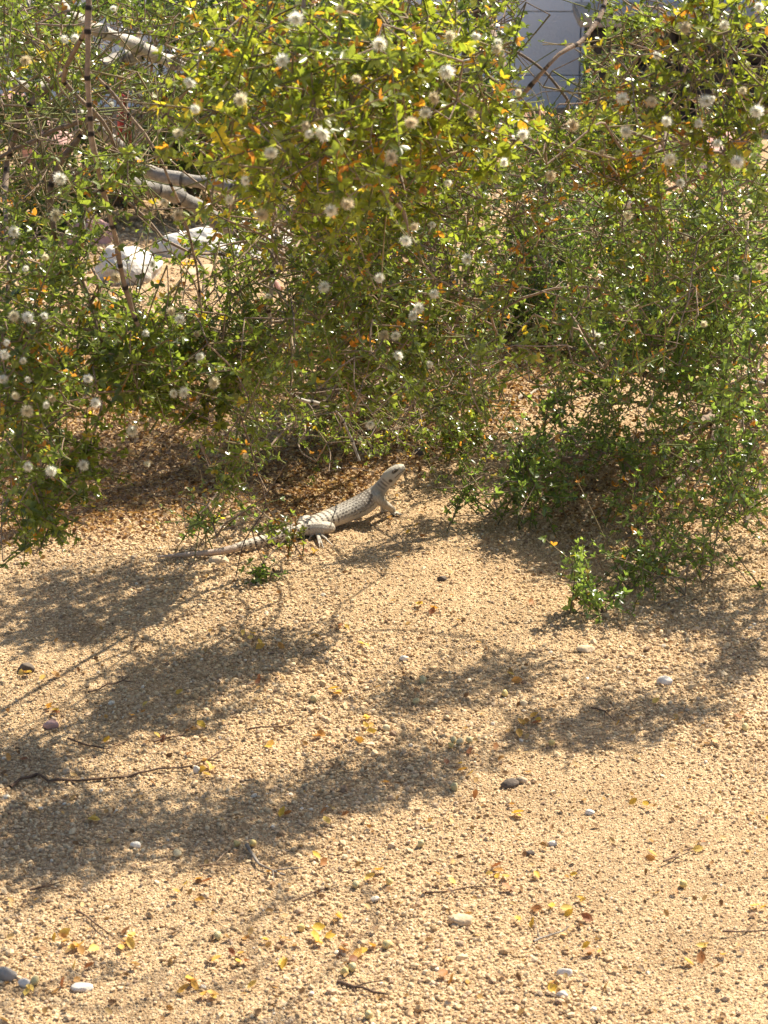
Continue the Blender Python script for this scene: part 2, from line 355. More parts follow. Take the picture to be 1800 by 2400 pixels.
# dry grass
def grass(px, py, Y, n, hgt, label):
    T = Tubes(); c = at(px, py, Y); c[2] = float(H(c[0], c[1]))
    for _ in range(n):
        a = rng.uniform(0, 6.28); l = hgt*rng.uniform(.5, 1.1); sp = rng.uniform(.02, .32)*l
        b = rng.normal(0, .05, 3)*[1, 1, 0]; P = [b+np.array([math.cos(a)*sp*t*t, math.sin(a)*sp*t*t, l*t*(1-.12*t)]) for t in np.linspace(0, 1, 7)]
        cc = np.array([.74, .57, .44])*rng.uniform(.8, 1.15)
        T.add(P, np.array([.0018, .0018, .0016, .0016, .004, .006, .001])*rng.uniform(.7, 1.2), cc, 4)
    o = link('dry_grass', T.mesh('dry_grass', M_DRYG), None, c); tag(o, label, 'grass')
M_DRYG = mat_leaf('dry_grass', .35, .8, (1.2, 1.1, .9))
grass(1305, 300, 7.0, 260, .19, 'pinkish tan tuft of dry grass against the white block wall')
grass(1400, 320, 6.9, 90, .10, 'shorter tuft of dry grass beside the end of the low dark wall')

# ------------------------------------------------------------------ leaves and seed puffs
def leaf_template(seed):
    r = np.random.default_rng(seed); V = []; Fc = []
    for s in (-1, 1):
        a = s*r.uniform(.28, .62); L = r.uniform(.85, 1.1); wd = r.uniform(.20, .30); curl = r.uniform(-.1, .35); b0 = len(V)
        fold = r.uniform(.02, .14); sick = s*r.uniform(.02, .16)
        def pt(u, v):
            x = u*L; y = v*wd+sick*u*u*L; z = abs(v)*fold+curl*u*u*.5
            return (x*math.cos(a)-y*math.sin(a), x*math.sin(a)+y*math.cos(a), z)
        for u, v in ((0, 0), (.28, -.8), (.28, .0), (.28, .8), (.62, -.95), (.62, 0), (.62, .95), (1, 0)): V.append(pt(u, v))
        Fc += [(b0+i, b0+j, b0+k) for i, j, k in ((0, 1, 2), (0, 2, 3), (1, 4, 2), (4, 5, 2), (2, 5, 3), (5, 6, 3), (4, 7, 5), (5, 7, 6))]
    V = np.array(V)*[1, 1, 1]; return V, np.array(Fc)
TPL = [leaf_template(40+k) for k in range(8)]
PAL = {  # albedo palettes (weight, colour)
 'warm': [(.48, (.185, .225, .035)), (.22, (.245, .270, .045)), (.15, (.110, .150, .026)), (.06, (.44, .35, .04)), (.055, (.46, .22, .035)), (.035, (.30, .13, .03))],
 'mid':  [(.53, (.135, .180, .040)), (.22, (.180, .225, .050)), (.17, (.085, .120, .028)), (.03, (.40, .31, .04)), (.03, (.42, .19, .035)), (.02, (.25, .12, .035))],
 'cool': [(.53, (.145, .212, .060)), (.25, (.192, .262, .078)), (.185, (.092, .142, .042)), (.01, (.42, .33, .05)), (.017, (.42, .20, .04)), (.008, (.24, .13, .05))]}
PAL['shade_dark'] = [(.55, (.075, .115, .028)), (.22, (.105, .155, .036)), (.19, (.050, .080, .020)), (.01, (.36, .28, .04)), (.02, (.36, .17, .035)), (.01, (.2, .11, .04))]  # back bushes: their shade is put into these darker leaf greens
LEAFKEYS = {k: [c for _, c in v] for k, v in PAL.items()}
_lm = {}
def leaf_mesh(tp, col):
    key = (tp, tuple(col))
    if key not in _lm: _lm[key] = mesh_from('leaf', TPL[tp][0], TPL[tp][1], M_LEAF, np.array(col), True)
    return _lm[key]
def puff_mesh(seed):
    r = np.random.default_rng(seed); V = []; Fc = []; C = []
    n = 620; tint = np.array([(1, 1, 1), (1, 1, 1), (.9, .84, .7), (1, 1, 1), (.8, .7, .55), (1, .98, .92), (1, 1, 1)][seed % 7]); bald = r.normal(size=3); bald /= np.linalg.norm(bald); bl = [1.2, .75, 1.2, .35, .9, .6, 1.2][seed % 7]
    for i in range(n):
        z = 1-2*(i+.5)/n; a = i*2.399+r.normal(0, .2); d = np.array([math.sqrt(1-z*z)*math.cos(a), math.sqrt(1-z*z)*math.sin(a), z])+r.normal(0, .12, 3)
        d /= np.linalg.norm(d)
        if d@bald > bl and r.random() < .9: continue
        q = np.cross(d, r.normal(size=3)); q /= np.linalg.norm(q); l = r.uniform(.72, 1.08); b = len(V)
        e = d+q*0+r.normal(0, .13, 3)
        V += [d*.3-q*.028, d*.3+q*.028, e*l*.75+q*.022, e*l]; Fc += [(b, b+1, b+2), (b, b+2, b+3)]; C += [np.array((.86, .84, .74))*tint]*2+[np.array((.94, .93, .89))*tint]*2
    bm = bmesh.new(); bmesh.ops.create_icosphere(bm, subdivisions=2, radius=.36); b = len(V)
    for v in bm.verts: V.append(np.array(v.co)); C.append((.52, .48, .30))
    for f in bm.faces: Fc.append(tuple(b+v.index for v in f.verts))
    bm.free(); b = len(V)
    for z in (-.3, -1.0, -2.2):
        for i in range(4): V.append(np.array([.045*math.cos(i*1.57)+.06*(z+.3)**2, .045*math.sin(i*1.57), z])); C.append((.25, .2, .08))
    for a in (0, 4):
        for i in range(4): Fc.append((b+a+i, b+a+(i+1) % 4, b+a+4+(i+1) % 4, b+a+4+i))
    return mesh_from('seed_puff', V, Fc, M_PUFF, np.array(C))
PUFFS = [puff_mesh(k) for k in range(7)]

def inpoly_v(q, poly):
    c = np.zeros(len(q), bool); n = len(poly)
    for i in range(n):
        x1, y1 = poly[i]; x2, y2 = poly[i-1]
        if y1 == y2: continue
        c ^= ((y1 > q[:, 1]) != (y2 > q[:, 1])) & (q[:, 0] < (x2-x1)*(q[:, 1]-y1)/(y2-y1)+x1)
    return c
def inpoly(px, py, poly):
    c = False; n = len(poly)
    for i in range(n):
        x1, y1 = poly[i]; x2, y2 = poly[i-1]
        if (y1 > py) != (y2 > py) and px < (x2-x1)*(py-y1)/(y2-y1)+x1: c = not c
    return c
# where the branches shade the gravel: patches (x, y, rx, ry in photo pixels); the light comes through elsewhere
SHADE = [(170, 1415, 240, 95, -.18), (420, 1330, 130, 35, -.2), (510, 1560, 260, 48, -.14), (400, 1665, 220, 66, -.12), (1065, 1608, 240, 62, -.2), (1440, 1690, 310, 72, -.18), (1740, 1550, 120, 40, -.3), (890, 1825, 250, 80, -.2), (380, 1935, 420, 100, -.12), (80, 1960, 160, 110, -.1),
         (1640, 1430, 260, 80, -.1), (865, 1312, 75, 28, -.1), (1500, 1260, 330, 120, 0), (1000, 1245, 90, 22, -.1), (60, 1800, 120, 60, -.2)]
LITZ = [(900, 1150, 120, 90, -.5), (740, 1235, 130, 45, -.3), (720, 1140, 130, 35, -.2)]
def inell(q, e):
    dx, dy = q[0]-e[0], q[1]-e[1]; c_, s__ = math.cos(e[4]), math.sin(e[4]); u = (dx*c_+dy*s__)/e[2]; v = (-dx*s__+dy*c_)/e[3]
    return u*u+v*v < 1+.35*np.sin(q[0]*.045+q[1]*.02)+.2*np.sin(q[0]*.11-q[1]*.05)
def shade_ok(p):
    s = p-SUN*(p[2]/SUN[2]); q = pix(s)[0]
    if not (-60 < q[0] < 1860 and 0 < q[1] < 2440): return True
    if any(inell(q, e) for e in LITZ): return rng.random() < .05
    if q[1] < 1130+.10*max(0, 500-q[0]): return True
    if any(inell(q, e) for e in SHADE): return True
    return rng.random() < .04
# nothing hangs in front of the lizard, nor in the gap to the bright boulders
CLEAR = [([(330, 1330), (330, 1275), (560, 1240), (640, 1255), (720, 1190), (850, 1110), (900, 1075), (965, 1070), (970, 1120), (945, 1215), (850, 1250), (790, 1300), (720, 1300), (620, 1300), (480, 1330)], 1),
         ([(1215, -20), (1290, -20), (1365, -20), (1362, 180), (1368, 250), (1300, 265), (1255, 250), (1220, 190), (1250, 100)], .9),
         ([(190, 570), (330, 530), (640, 525), (655, 590), (560, 640), (500, 690), (330, 740), (200, 720)], .25),
         ([(1290, 930), (1330, 850), (1240, 850), (1160, 930), (1190, 1000)], .5), ([(0, 200), (260, 230), (330, 330), (250, 400), (60, 420), (0, 400)], .25), ([(205, 35), (260, 40), (440, 125), (440, 180), (330, 165), (205, 115)], .85), ([(240, 215), (340, 215), (340, 345), (240, 345)], 1), ([(650, 410), (705, 410), (665, 770), (610, 770)], .7), ([(985, 560), (1030, 550), (1095, 720), (1030, 730)], .55), ([(1030, 120), (1130, 110), (1110, 215), (1035, 215)], .5), ([(330, 370), (560, 430), (570, 490), (330, 430)], .6), ([(1385, 60), (1800, 60), (1800, 265), (1385, 265)], .5)]
LIZ = [(350, 1330), (350, 1280), (560, 1240), (690, 1195), (830, 1105), (895, 1060), (975, 1060), (985, 1120), (960, 1235), (850, 1265), (790, 1310), (600, 1320)]
HOLE = [(180, 560), (330, 520), (640, 520), (660, 600), (600, 700), (500, 715), (330, 750), (190, 730)]
BARK_L = np.array([.40, .36, .31]); BARK_B = np.array([.20, .145, .105]); BARK_D = np.array([.11, .08, .062]); RING = np.array([.035, .028, .024])
DENS = 1.95; LS = 1.0
class Bush:
    def __init__(s, name, label, root, cat='bush', up=.1, group=None):
        s.trim = True; s.o = empty(name, label, cat, group, loc=root); s.root = np.array(root, float); s.up = up
        s.P = [s.root]; s.par = [-1]; s.grp = [0]; s.load = [0.0]; s.path = [0.0]
        s.stems = []; s.conn = []; s.sprays = []; s.L = []
    def node(s, p, parent, grp):
        s.P.append(p); s.par.append(parent); s.grp.append(grp); s.load.append(0.0)
        s.path.append(s.path[parent]+np.linalg.norm(p-s.P[parent])); return len(s.P)-1
    def stem(s, pts, r0, r1, col=BARK_L, rings=0.035, k=8):
        pts = np.array([np.array(p, float) if len(p) == 3 and not isinstance(p, tuple) else at(*p) for p in pts])
        Pn = np.array(s.P); j = int(np.argmin(np.linalg.norm(Pn-pts[0], axis=1)))
        Q, par = catmull(pts, .02); lw0 = np.linspace(0, 1, len(Q))[:, None]; Q = Q+rng.normal(0, .0008, Q.shape)+.2*r0*np.sin(lw0*len(Q)*[.55, .71, .47]+rng.uniform(0, 6, 3))*np.minimum(1, lw0*6)
        gid = len(s.stems)+1; f = np.linspace(0, 1, len(Q)); R = r0+(r1-r0)*f
        s.stems.append((Q, R, np.array(col), rings, k))
        for q in Q[1:] if np.linalg.norm(Q[0]-Pn[j]) < 1e-4 else Q: j = s.node(q, j, gid)
    def clump(s, px, py, rx, ry, Y, dY, n, pal='mid', size=.011, leaves=9, length=.11, bare=.0, free=False):
        for _ in range(int(n*DENS+.5)):
            for tr in range(14):
                u = rng.normal(size=3); u *= rng.random()**(1/2.6)/np.linalg.norm(u)
                p = at(px+u[0]*rx, py+u[1]*ry, Y+rng.uniform(-1, 1)*dY)
                if p[2] < H(p[0], p[1])+(.008 if free else .025): continue
                pq = pix(p)[0]
                if any(inpoly(pq[0], pq[1], z) and rng.random() < pr for z, pr in CLEAR[1:]): continue
                if free or shade_ok(p): break
            else: continue
            d = np.array([u[0], -u[2]*.6, -u[1]])*.5+rng.normal(0, .55, 3)+np.array([0, 0, s.up]); d /= np.linalg.norm(d)
            s.sprays.append((p, d, length*rng.uniform(.6, 1.25), pal, size*LS*rng.uniform(.75, 1.2), leaves, rng.random() < bare))
    def shade(s, e, n, h0, h1, pal='mid', size=.011, leaves=9):
        for _ in range(int(n*DENS+.5)):
            for tr in range(20):
                u = rng.normal(size=2); u *= math.sqrt(rng.random())/np.linalg.norm(u); c_, s__ = math.cos(e[4]), math.sin(e[4])
                g_ = onplane(e[0]+(u[0]*e[2]*c_-u[1]*e[3]*s__)*.92, e[1]+(u[0]*e[2]*s__+u[1]*e[3]*c_)*.92, 0); p = g_+SUN*(rng.uniform(h0, h1)/SUN[2]); q = pix(p)[0]
                if any(inpoly(q[0], q[1], z) and rng.random() < pr for z, pr in CLEAR[1:]): continue
                if q[1] < 950 and not inpoly(q[0], q[1], HOLE) and not (1225 < q[0] < 1370 and q[1] < 260): break
            else: continue
            d = rng.normal(0, .6, 3); d /= np.linalg.norm(d); s.sprays.append((p, d, .11*rng.uniform(.6, 1.25), pal, size*LS*rng.uniform(.75, 1.2), leaves, False))
    def grow(s):
        s.sprays.sort(key=lambda a: np.linalg.norm(a[0]-s.root))
        P = np.zeros((len(s.P)+len(s.sprays)*14, 3)); n = len(s.P); P[:n] = s.P; path = np.zeros(len(P)); path[:n] = s.path
        s.tw = []; s.leafdata = []
        for (p, d, L, pal, size, nl, bare) in s.sprays:
            b = p-d*L*.5
            dist = np.linalg.norm(P[:n]-b, axis=1); j = int(np.argmin(dist+.10*path[:n])); q0 = s.P[j]; dd = dist[j]
            m = max(1, min(12, int(dd/.03))); k = j; ch = [q0]; ids = [j]
            sag = rng.normal(0, .10, 3)*dd; t0 = (b-q0)
            for i in range(1, m+1):
                f = i/m; q = q0+t0*f+sag*math.sin(math.pi*f)+rng.normal(0, .0018, 3)*(f < 1)
                k = s.node(q, k, s.grp[j]); P[n] = q; path[n] = s.path[k]; n += 1; ch.append(q); ids.append(k)
            a = k
            while a >= 0: s.load[a] += 1; a = s.par[a]
            s.tw.append((np.array(ch), ids, s.grp[j]))
            # the shoot itself
            ns = 6; bend = rng.normal(0, .25, 3)+np.array([0, 0, .15]); Q = np.array([b+d*L*t_+bend*L*.35*t_*t_ for t_ in np.linspace(0, 1, ns)])
            s.conn.append((Q, s.grp[j], .0006+size*.03, pal, bare))
            if bare: continue
            T = Q[-1]-Q[0]; T /= np.linalg.norm(T); A = np.cross(T, rng.normal(size=3)); A /= np.linalg.norm(A); Bv = np.cross(T, A)
            npal = PAL[pal]; wts = np.array([c[0] for c in npal]); 
            base_c = rng.choice(len(npal), p=wts/wts.sum()) if rng.random() < .35 else None
            m2 = nl*2; ii = np.repeat(np.arange(nl), 2); f = np.minimum(1, .12+.88*ii/max(1, nl-1)+rng.normal(0, .02, m2)); x = f*(ns-1); a0 = np.clip(x.astype(int), 0, ns-2)
            posn = Q[a0]+(Q[a0+1]-Q[a0])*(x-a0)[:, None]; ang = (ii % 2)*1.57+np.tile([0, 3.14], nl)+rng.normal(0, .35, m2)
            axs = (A*np.cos(ang)[:, None]+Bv*np.sin(ang)[:, None])*rng.uniform(.6, 1, (m2, 1))+T*rng.uniform(.3, .9, (m2, 1))+rng.normal(0, .2, (m2, 3)); axs /= np.linalg.norm(axs, axis=1)[:, None]
            nns = np.array([0, -.2, .8])+T*.4+rng.normal(0, .5, (m2, 3)); nns -= axs*(nns*axs).sum(1)[:, None]; nns /= np.linalg.norm(nns, axis=1)[:, None]
            cs = rng.choice(len(npal), m2, p=wts/wts.sum())
            if base_c is not None: cs = np.where(rng.random(m2) < .8, base_c, cs)
            szs = size*rng.uniform(.7, 1.2, m2)*(1-.25*f); tps = rng.integers(len(TPL), size=m2); kp = rng.random(m2) > .08
            for i in np.where(kp)[0]: s.leafdata.append((posn[i], axs[i], nns[i], szs[i], tps[i], npal[cs[i]][1], len(s.conn)-1))
    def build(s, nleaf=300):
        root = s.root; ng_ = {}
        def tb(g_): return ng_.setdefault(g_, Tubes())
        for gi_, (Q, R, col, rings, k) in enumerate(s.stems):
            # a ringed stem: swollen dark nodes along it
            ln = np.concatenate([[0], np.cumsum(np.linalg.norm(np.diff(Q, axis=0), axis=1))]); tot = ln[-1]
            S_ = list(np.arange(0, tot, .02)); marks = []
            if rings:
                z = rings*.5
                while z < tot: marks.append(z); z += rings*rng.uniform(.5, 1.9)
            sec = [(a, 0) for a in S_]+[(a+o, v) for a in marks for o, v in ((-.0042, 0), (-.0028, 1), (.0012, 2), (.0030, 0))]
            sec = [x for x in sorted(sec) if 0 <= x[0] <= tot]; sec.append((tot, 0))
            A = np.array([x[0] for x in sec]); Z = np.array([x[1] for x in sec])
            PP = np.stack([np.interp(A, ln, Q[:, i]) for i in range(3)], 1); RR = np.interp(A, ln, R)*(1+.10*np.sin(A*95+rng.uniform(0, 6))+.07*np.sin(A*41+rng.uniform(0, 6)))
            var = rng.uniform(.75, 1.2, (len(A), 1)); CC = np.where(Z[:, None] > 0, RING if R.max() < .009 else np.maximum(RING, col*.33), col*var); RR = RR*np.where(Z == 2, 1.16, np.where(Z == 1, 1.10, 1))*rng.uniform(.96, 1.04, len(A))
            tb(gi_+1).add(PP-root, RR, CC, k)
        load = np.array(s.load)
        for ch, ids, g_ in s.tw:
            r = np.minimum(.0005+.00017*np.power(load[ids], .5), .0021); r[0] = min(r[0], r[1]*1.15)
            c = BARK_B*rng.uniform(.8, 1.7)
            C2, p2 = catmull(ch, .012) if len(ch) > 2 else (ch, np.arange(len(ch)))
            tb(g_).add(C2-root, np.interp(p2, np.arange(len(ch)), r), c, 5)
        # leaves
        Ld = s.leafdata; pos = np.array([l[0] for l in Ld]); ax = np.array([l[1] for l in Ld]); nn = np.array([l[2] for l in Ld]); sz = np.array([l[3] for l in Ld]); tp = np.array([l[4] for l in Ld])
        colr = np.array([l[5] for l in Ld]); qq = pix(pos)
        keep = np.ones(len(pos), bool); rnd = rng.random(len(pos))
        for z, pr in CLEAR:
            keep &= ~(inpoly_v(qq, z) & (rnd < pr) & ~((pr == 1) & (qq[:, 0] > 600) & (qq[:, 0] < 712) & (qq[:, 1] < 1290)))
        if s.trim:                         # leaves that would shade the sunny ground or the lizard are not there
            sh = pix(pos-SUN*((pos[:, 2]-.02)/SUN[2])[:, None]); inside = (sh[:, 0] > -30) & (sh[:, 0] < 1830) & (sh[:, 1] > 1190) & (sh[:, 1] < 2430)
            okp = np.zeros(len(pos), bool)
            for e in SHADE: okp |= inell(sh.T, e)
            inside &= pos[:, 2] > .17
            keep &= ~(inside & ~okp & (rnd < .88))
            keep &= ~(inpoly_v(sh, LIZ) & (rnd < .97) & (pos[:, 2] > .10))
        sid = np.array([l[6] for l in Ld]); tot = np.bincount(sid, minlength=len(s.conn)); left = np.bincount(sid[keep], minlength=len(s.conn))
        pos, ax, nn, sz, tp, colr = pos[keep], ax[keep], nn[keep], sz[keep], tp[keep], colr[keep]
        sd = np.cross(nn, ax); Rm = np.stack([ax, sd, nn], -1)*sz[:, None, None]
        for ci_, (Q, g_, r, pal, bare) in enumerate(s.conn):
            if not bare and left[ci_] < .3*tot[ci_]: continue
            cc = np.array([.22, .17, .09])*rng.uniform(.7, 1.4) if rng.random() < .6 else np.array([.14, .15, .05])
            tb(g_).add(Q-root, np.linspace(r*1.2, r*.6, len(Q)), cc, 4)
        for g_, T in sorted(ng_.items()): link('branch' if g_ else 'stem', T.mesh('branch', M_WOOD), s.o)
        s.pos = pos
        q = pix(pos); dist = np.linalg.norm(pos-CAM, axis=1); cell = np.floor(q/16).astype(int); inf = (q[:, 0] > 0) & (q[:, 0] < 1800) & (q[:, 1] > 0) & (q[:, 1] < 2400)
        order = np.argsort(dist); seen = set(); cand = []
        for i in order:
            if not inf[i]: continue
            k = (cell[i, 0], cell[i, 1])
            if k in seen: continue
            seen.add(k); cand.append(i)
        cand = sorted(cand, key=lambda i: -sz[i]/dist[i])[:nleaf]; single = np.zeros(len(pos), bool); single[cand] = True
        for i in cand:
            o = link('leaf', leaf_mesh(int(tp[i]), colr[i]), s.o)
            M4 = Matrix([list(Rm[i, r_])+[pos[i, r_]-root[r_]] for r_ in range(3)]+[[0, 0, 0, 1]]); o.matrix_local = M4
        Vs = []; Fs = []; Cs = []; nb = 0
        for k in range(len(TPL)):
            idx = np.where((tp == k) & ~single)[0]
            if not len(idx): continue
            Vt, Ft = TPL[k]; v = np.einsum('nij,mj->nmi', Rm[idx], Vt)+pos[idx][:, None]-root; jit = rng.uniform(.75, 1.25, (len(idx), 1, 1))
            Vs.append(v.reshape(-1, 3)); Fs.append((Ft[None]+(np.arange(len(idx))*len(Vt))[:, None, None]+nb).reshape(-1, 3)); nb += len(idx)*len(Vt)
            Cs.append(np.broadcast_to(colr[idx][:, None]*jit, v.shape).reshape(-1, 3))
        if Vs:
            o = link('foliage', mesh_from('foliage', np.concatenate(Vs), np.concatenate(Fs), M_LEAF, np.concatenate(Cs), True), s.o); o['kind'] = 'stuff'
    def puffs(s, pts, r=.0075, front=15):
        """white seed heads at the shoots that show at these photo pixels"""
        q = pix(s.pos); d = np.linalg.norm(s.pos-CAM, axis=1)
        for (px, py) in pts:
            e = np.hypot(q[:, 0]-px, q[:, 1]-py); i = np.where(e < 38)[0]
            if len(i) < 2: i = np.argsort(e)[:6]
            a = i[np.argsort(d[i])[0]]; dd = max(d[a]-.006, d.min()); rr = ray(px, py); c = CAM+rr/np.linalg.norm(rr)*dd
            rad = r*rng.uniform(.62, 1.22); o = link('seed_puff', PUFFS[rng.integers(len(PUFFS))], s.o, c-s.root)
            o.scale = (rad*rng.uniform(.8, 1.15), rad*rng.uniform(.8, 1.15), rad); o.rotation_euler = Vector(c-s.pos[a]+np.array([0, 0, 1e-4])).to_track_quat('Z', 'Y').to_euler()

# ---- main bush: trunk behind, branches arching over towards the camera
rt = ground(1062, 800)
main = Bush('creosote_bush', 'large yellow green bush arching over the lizard with white seed puffs', rt, up=-.12)
main.stem([list(rt-[0, 0, .02]), (1045, 700, rt[1]), (1005, 570, rt[1]-.02), (1025, 430, rt[1]-.04), (1090, 250, rt[1]-.06), (1125, 60, rt[1]-.06), (1150, -250, rt[1]-.1), (1190, -800, rt[1]-.15), (1180, -1500, rt[1]-.25)], .026, .010, BARK_D, .09, 12)
trunk_top = at(1180, -1500, rt[1]-.25)
main.stem([(1010, 610, 4.4), (900, 560, 4.42), (700, 500, 4.5), (540, 445, 4.55), (430, 418, 4.58), (330, 388, 4.6), (180, 260, 4.5)], .0165, .010, BARK_L*.8, .05, 12)  # low limbs: shade put into the darker grey of their bark
main.stem([(1040, 700, 4.5), (860, 660, 4.65), (660, 595, 4.8), (540, 530, 4.85), (420, 465, 4.8), (250, 400, 4.6)], .019, .013, np.array([.24, .22, .195]), .06, 12)
main.stem([(1110, 150, 4.35), (900, 220, 4.3), (650, 190, 4.2), (450, 155, 4.1), (340, 115, 4.0), (215, 66, 3.9), (60, -60, 3.7)], .013, .009, BARK_L*1.2, .05, 12)
main.stem([(330, 128, 4.0), (280, 138, 4.0), (215, 160, 3.9), (60, 200, 3.7), (-60, 120, 3.6)], .011, .006, BARK_L, .04)
main.stem([(60, 0, 3.7), (15, 70, 3.6), (-50, 140, 3.5)], .011, .010, BARK_L*1.2, .05, 10)
main.stem([list(trunk_top), (700, -1700, 3.6), (320, -1100, 3.05), (215, -400, 2.92), (206, 0, 2.9), (206, 120, 2.9), (216, 330, 2.9), (250, 480, 2.92), (292, 660, 2.95), (325, 770, 2.97)], .0056, .0028, BARK_B*1.5, .030, 10)
main.stem([list(trunk_top), (950, -1000, 3.95), (800, -350, 3.6), (730, 130, 3.42), (690, 330, 3.4), (668, 430, 3.4), (645, 600, 3.4), (630, 760, 3.42), (640, 900, 3.45)], .0052, .003, BARK_L*.95, .028, 10)
main.stem([(1140, 40, 4.3), (1180, 180, 4.2), (1150, 340, 4.12), (1128, 450, 4.1), (1105, 570, 4.1), (1085, 700, 4.12), (1050, 800, 4.15)], .008, .0034, BARK_B*1.5, .035, 10)
main.stem([(1000, 330, 4.35), (985, 420, 4.25), (1003, 530, 4.22), (1015, 650, 4.22), (1000, 780, 4.25)], .006, .0035, BARK_L*.8, .04)
main.stem([list(trunk_top), (950, -1500, 3.5), (800, -900, 2.9), (720, -200, 2.7), (700, 80, 2.65), (640, 260, 2.6)], .0045, .002, BARK_B*1.4, .03)
main.stem([list(trunk_top), (1100, -1400, 3.4), (1020, -800, 2.9), (960, -200, 2.75), (930, 90, 2.7), (860, 300, 2.7)], .0045, .002, BARK_B*1.4, .03)
main.stem([list(trunk_top), (1330, -1200, 3.5), (1450, -500, 3.1), (1430, -60, 3.0), (1385, 70, 2.95), (1300, 130, 2.9), (1255, 190, 2.9), (1190, 260, 2.9)], .0045, .0024, BARK_B*1.4, .03)
main.stem([list(trunk_top), (1500, -1200, 3.5), (1680, -600, 3.1), (1660, -60, 2.95), (1660, 120, 2.9), (1600, 260, 2.9)], .0045, .002, BARK_B*1.2, .03)
main.stem([(206, 60, 2.9), (150, 190, 3.0), (230, 270, 3.0), (265, 330, 3.02), (280, 420, 3.05)], .0032, .002, BARK_B*1.3, .06)
main.stem([(225, 265, 3.1), (150, 370, 3.1), (118, 450, 3.1), (130, 610, 3.1), (110, 800, 3.0), (90, 950, 2.95)], .0042, .0022, BARK_B, .07)
main.stem([(225, 265, 3.1), (120, 310, 3.2), (0, 370, 3.2), (-60, 430, 3.2)], .0034, .002, BARK_B, .07)
main.stem([(150, 175, 3.2), (60, 260, 3.2), (10, 420, 3.2), (20, 620, 3.0), (0, 850, 2.95)], .004, .0025, BARK_B, .03)
main.stem([(230, 180, 3.0), (290, 250, 3.0), (345, 320, 3.0), (400, 430, 3.0), (460, 620, 3.1), (470, 800, 3.15)], .0019, .0013, BARK_B*1.5, .03)
main.stem([(190, 560, 3.1), (178, 620, 3.1), (210, 700, 3.1), (240, 790, 3.1)], .003, .002, BARK_B, .03)
main.stem([(545, 1380, 3.40), (520, 1395, 3.40), (490, 1400, 3.405)], .0008, .0006, BARK_B, 0, 5)
main.stem([(640, 880, 3.45), (690, 930, 3.5), (780, 960, 3.55), (820, 1020, 3.6), (842, 1080, 3.6)], .003, .0016, BARK_L*.9, .03)
main.stem([(560, 960, 3.3), (600, 1100, 3.4), (625, 1190, 3.42), (575, 1260, 3.40), (556, 1340, 3.41), (538, 1405, 3.40)], .0013, .0007, BARK_D*1.3, .05, 6)
main.stem([(590, 1240, 3.40), (615, 1320, 3.41), (635, 1355, 3.40)], .0008, .0006, BARK_D*1.3, .05, 6)
main.stem([(625, 1190, 3.42), (660, 1230, 3.44), (690, 1275, 3.45), (705, 1300, 3.46)], .0009, .0006, BARK_D*1.3, .05, 6)
C = main.clump
# near, over the camera side (large leaves, warm)
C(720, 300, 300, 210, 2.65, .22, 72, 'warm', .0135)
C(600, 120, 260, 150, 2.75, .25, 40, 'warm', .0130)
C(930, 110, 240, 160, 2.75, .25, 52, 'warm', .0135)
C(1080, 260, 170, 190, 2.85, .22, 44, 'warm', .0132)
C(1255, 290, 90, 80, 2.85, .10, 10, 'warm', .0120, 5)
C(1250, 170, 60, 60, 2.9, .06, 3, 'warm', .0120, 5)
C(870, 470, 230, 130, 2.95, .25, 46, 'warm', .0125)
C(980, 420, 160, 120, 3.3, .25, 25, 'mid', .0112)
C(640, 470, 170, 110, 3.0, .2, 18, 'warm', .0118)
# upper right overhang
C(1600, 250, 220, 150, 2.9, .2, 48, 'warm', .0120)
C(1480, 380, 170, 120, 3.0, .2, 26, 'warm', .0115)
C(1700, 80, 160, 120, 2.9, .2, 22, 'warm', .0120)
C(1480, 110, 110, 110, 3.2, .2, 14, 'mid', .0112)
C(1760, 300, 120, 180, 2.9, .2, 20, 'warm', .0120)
# top left
C(120, 90, 200, 120, 3.3, .35, 34, 'mid', .0112)
C(330, 230, 150, 200, 3.9, .4, 26, 'mid', .0108)
C(60, 420, 120, 200, 3.3, .3, 16, 'mid', .0112, 6, bare=.4)
C(140, 330, 190, 190, 3.25, .25, 34, 'mid', .020, 6, .17, bare=1.0, free=True)
C(330, 330, 110, 130, 3.2, .2, 10, 'mid', .016, 6, .17, bare=1.0, free=True)
C(240, 430, 110, 100, 2.95, .1, 14, 'mid', .0118, 6)
C(120, 600, 130, 110, 3.05, .2, 22, 'mid', .0115)
# left drooping curtain
C(70, 800, 130, 170, 2.95, .18, 46, 'mid', .0118)
C(60, 980, 120, 130, 2.95, .15, 30, 'mid', .0118)
C(100, 1190, 75, 90, 3.0, .10, 20, 'mid', .0118)
C(180, 1080, 70, 60, 3.0, .10, 8, 'mid', .0118)
C(300, 760, 130, 80, 3.15, .2, 26, 'mid', .0115)
C(330, 870, 190, 90, 3.15, .2, 44, 'mid', .0118)
C(480, 930, 150, 90, 3.2, .15, 34, 'mid', .0118)
C(550, 800, 180, 120, 3.3, .2, 52, 'mid', .0112)
C(430, 610, 140, 60, 3.3, .25, 9, 'mid', .0110, 6)
C(640, 690, 120, 90, 3.35, .2, 18, 'mid', .0110)
# middle
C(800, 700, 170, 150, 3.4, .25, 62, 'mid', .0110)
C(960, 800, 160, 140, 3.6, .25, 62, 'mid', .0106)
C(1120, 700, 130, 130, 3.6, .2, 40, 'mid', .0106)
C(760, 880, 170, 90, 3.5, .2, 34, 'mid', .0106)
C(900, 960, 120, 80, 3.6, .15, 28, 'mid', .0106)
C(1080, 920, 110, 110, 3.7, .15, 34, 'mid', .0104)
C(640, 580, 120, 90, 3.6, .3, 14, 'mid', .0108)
C(860, 1040, 80, 40, 3.62, .06, 9, 'mid', .0104)
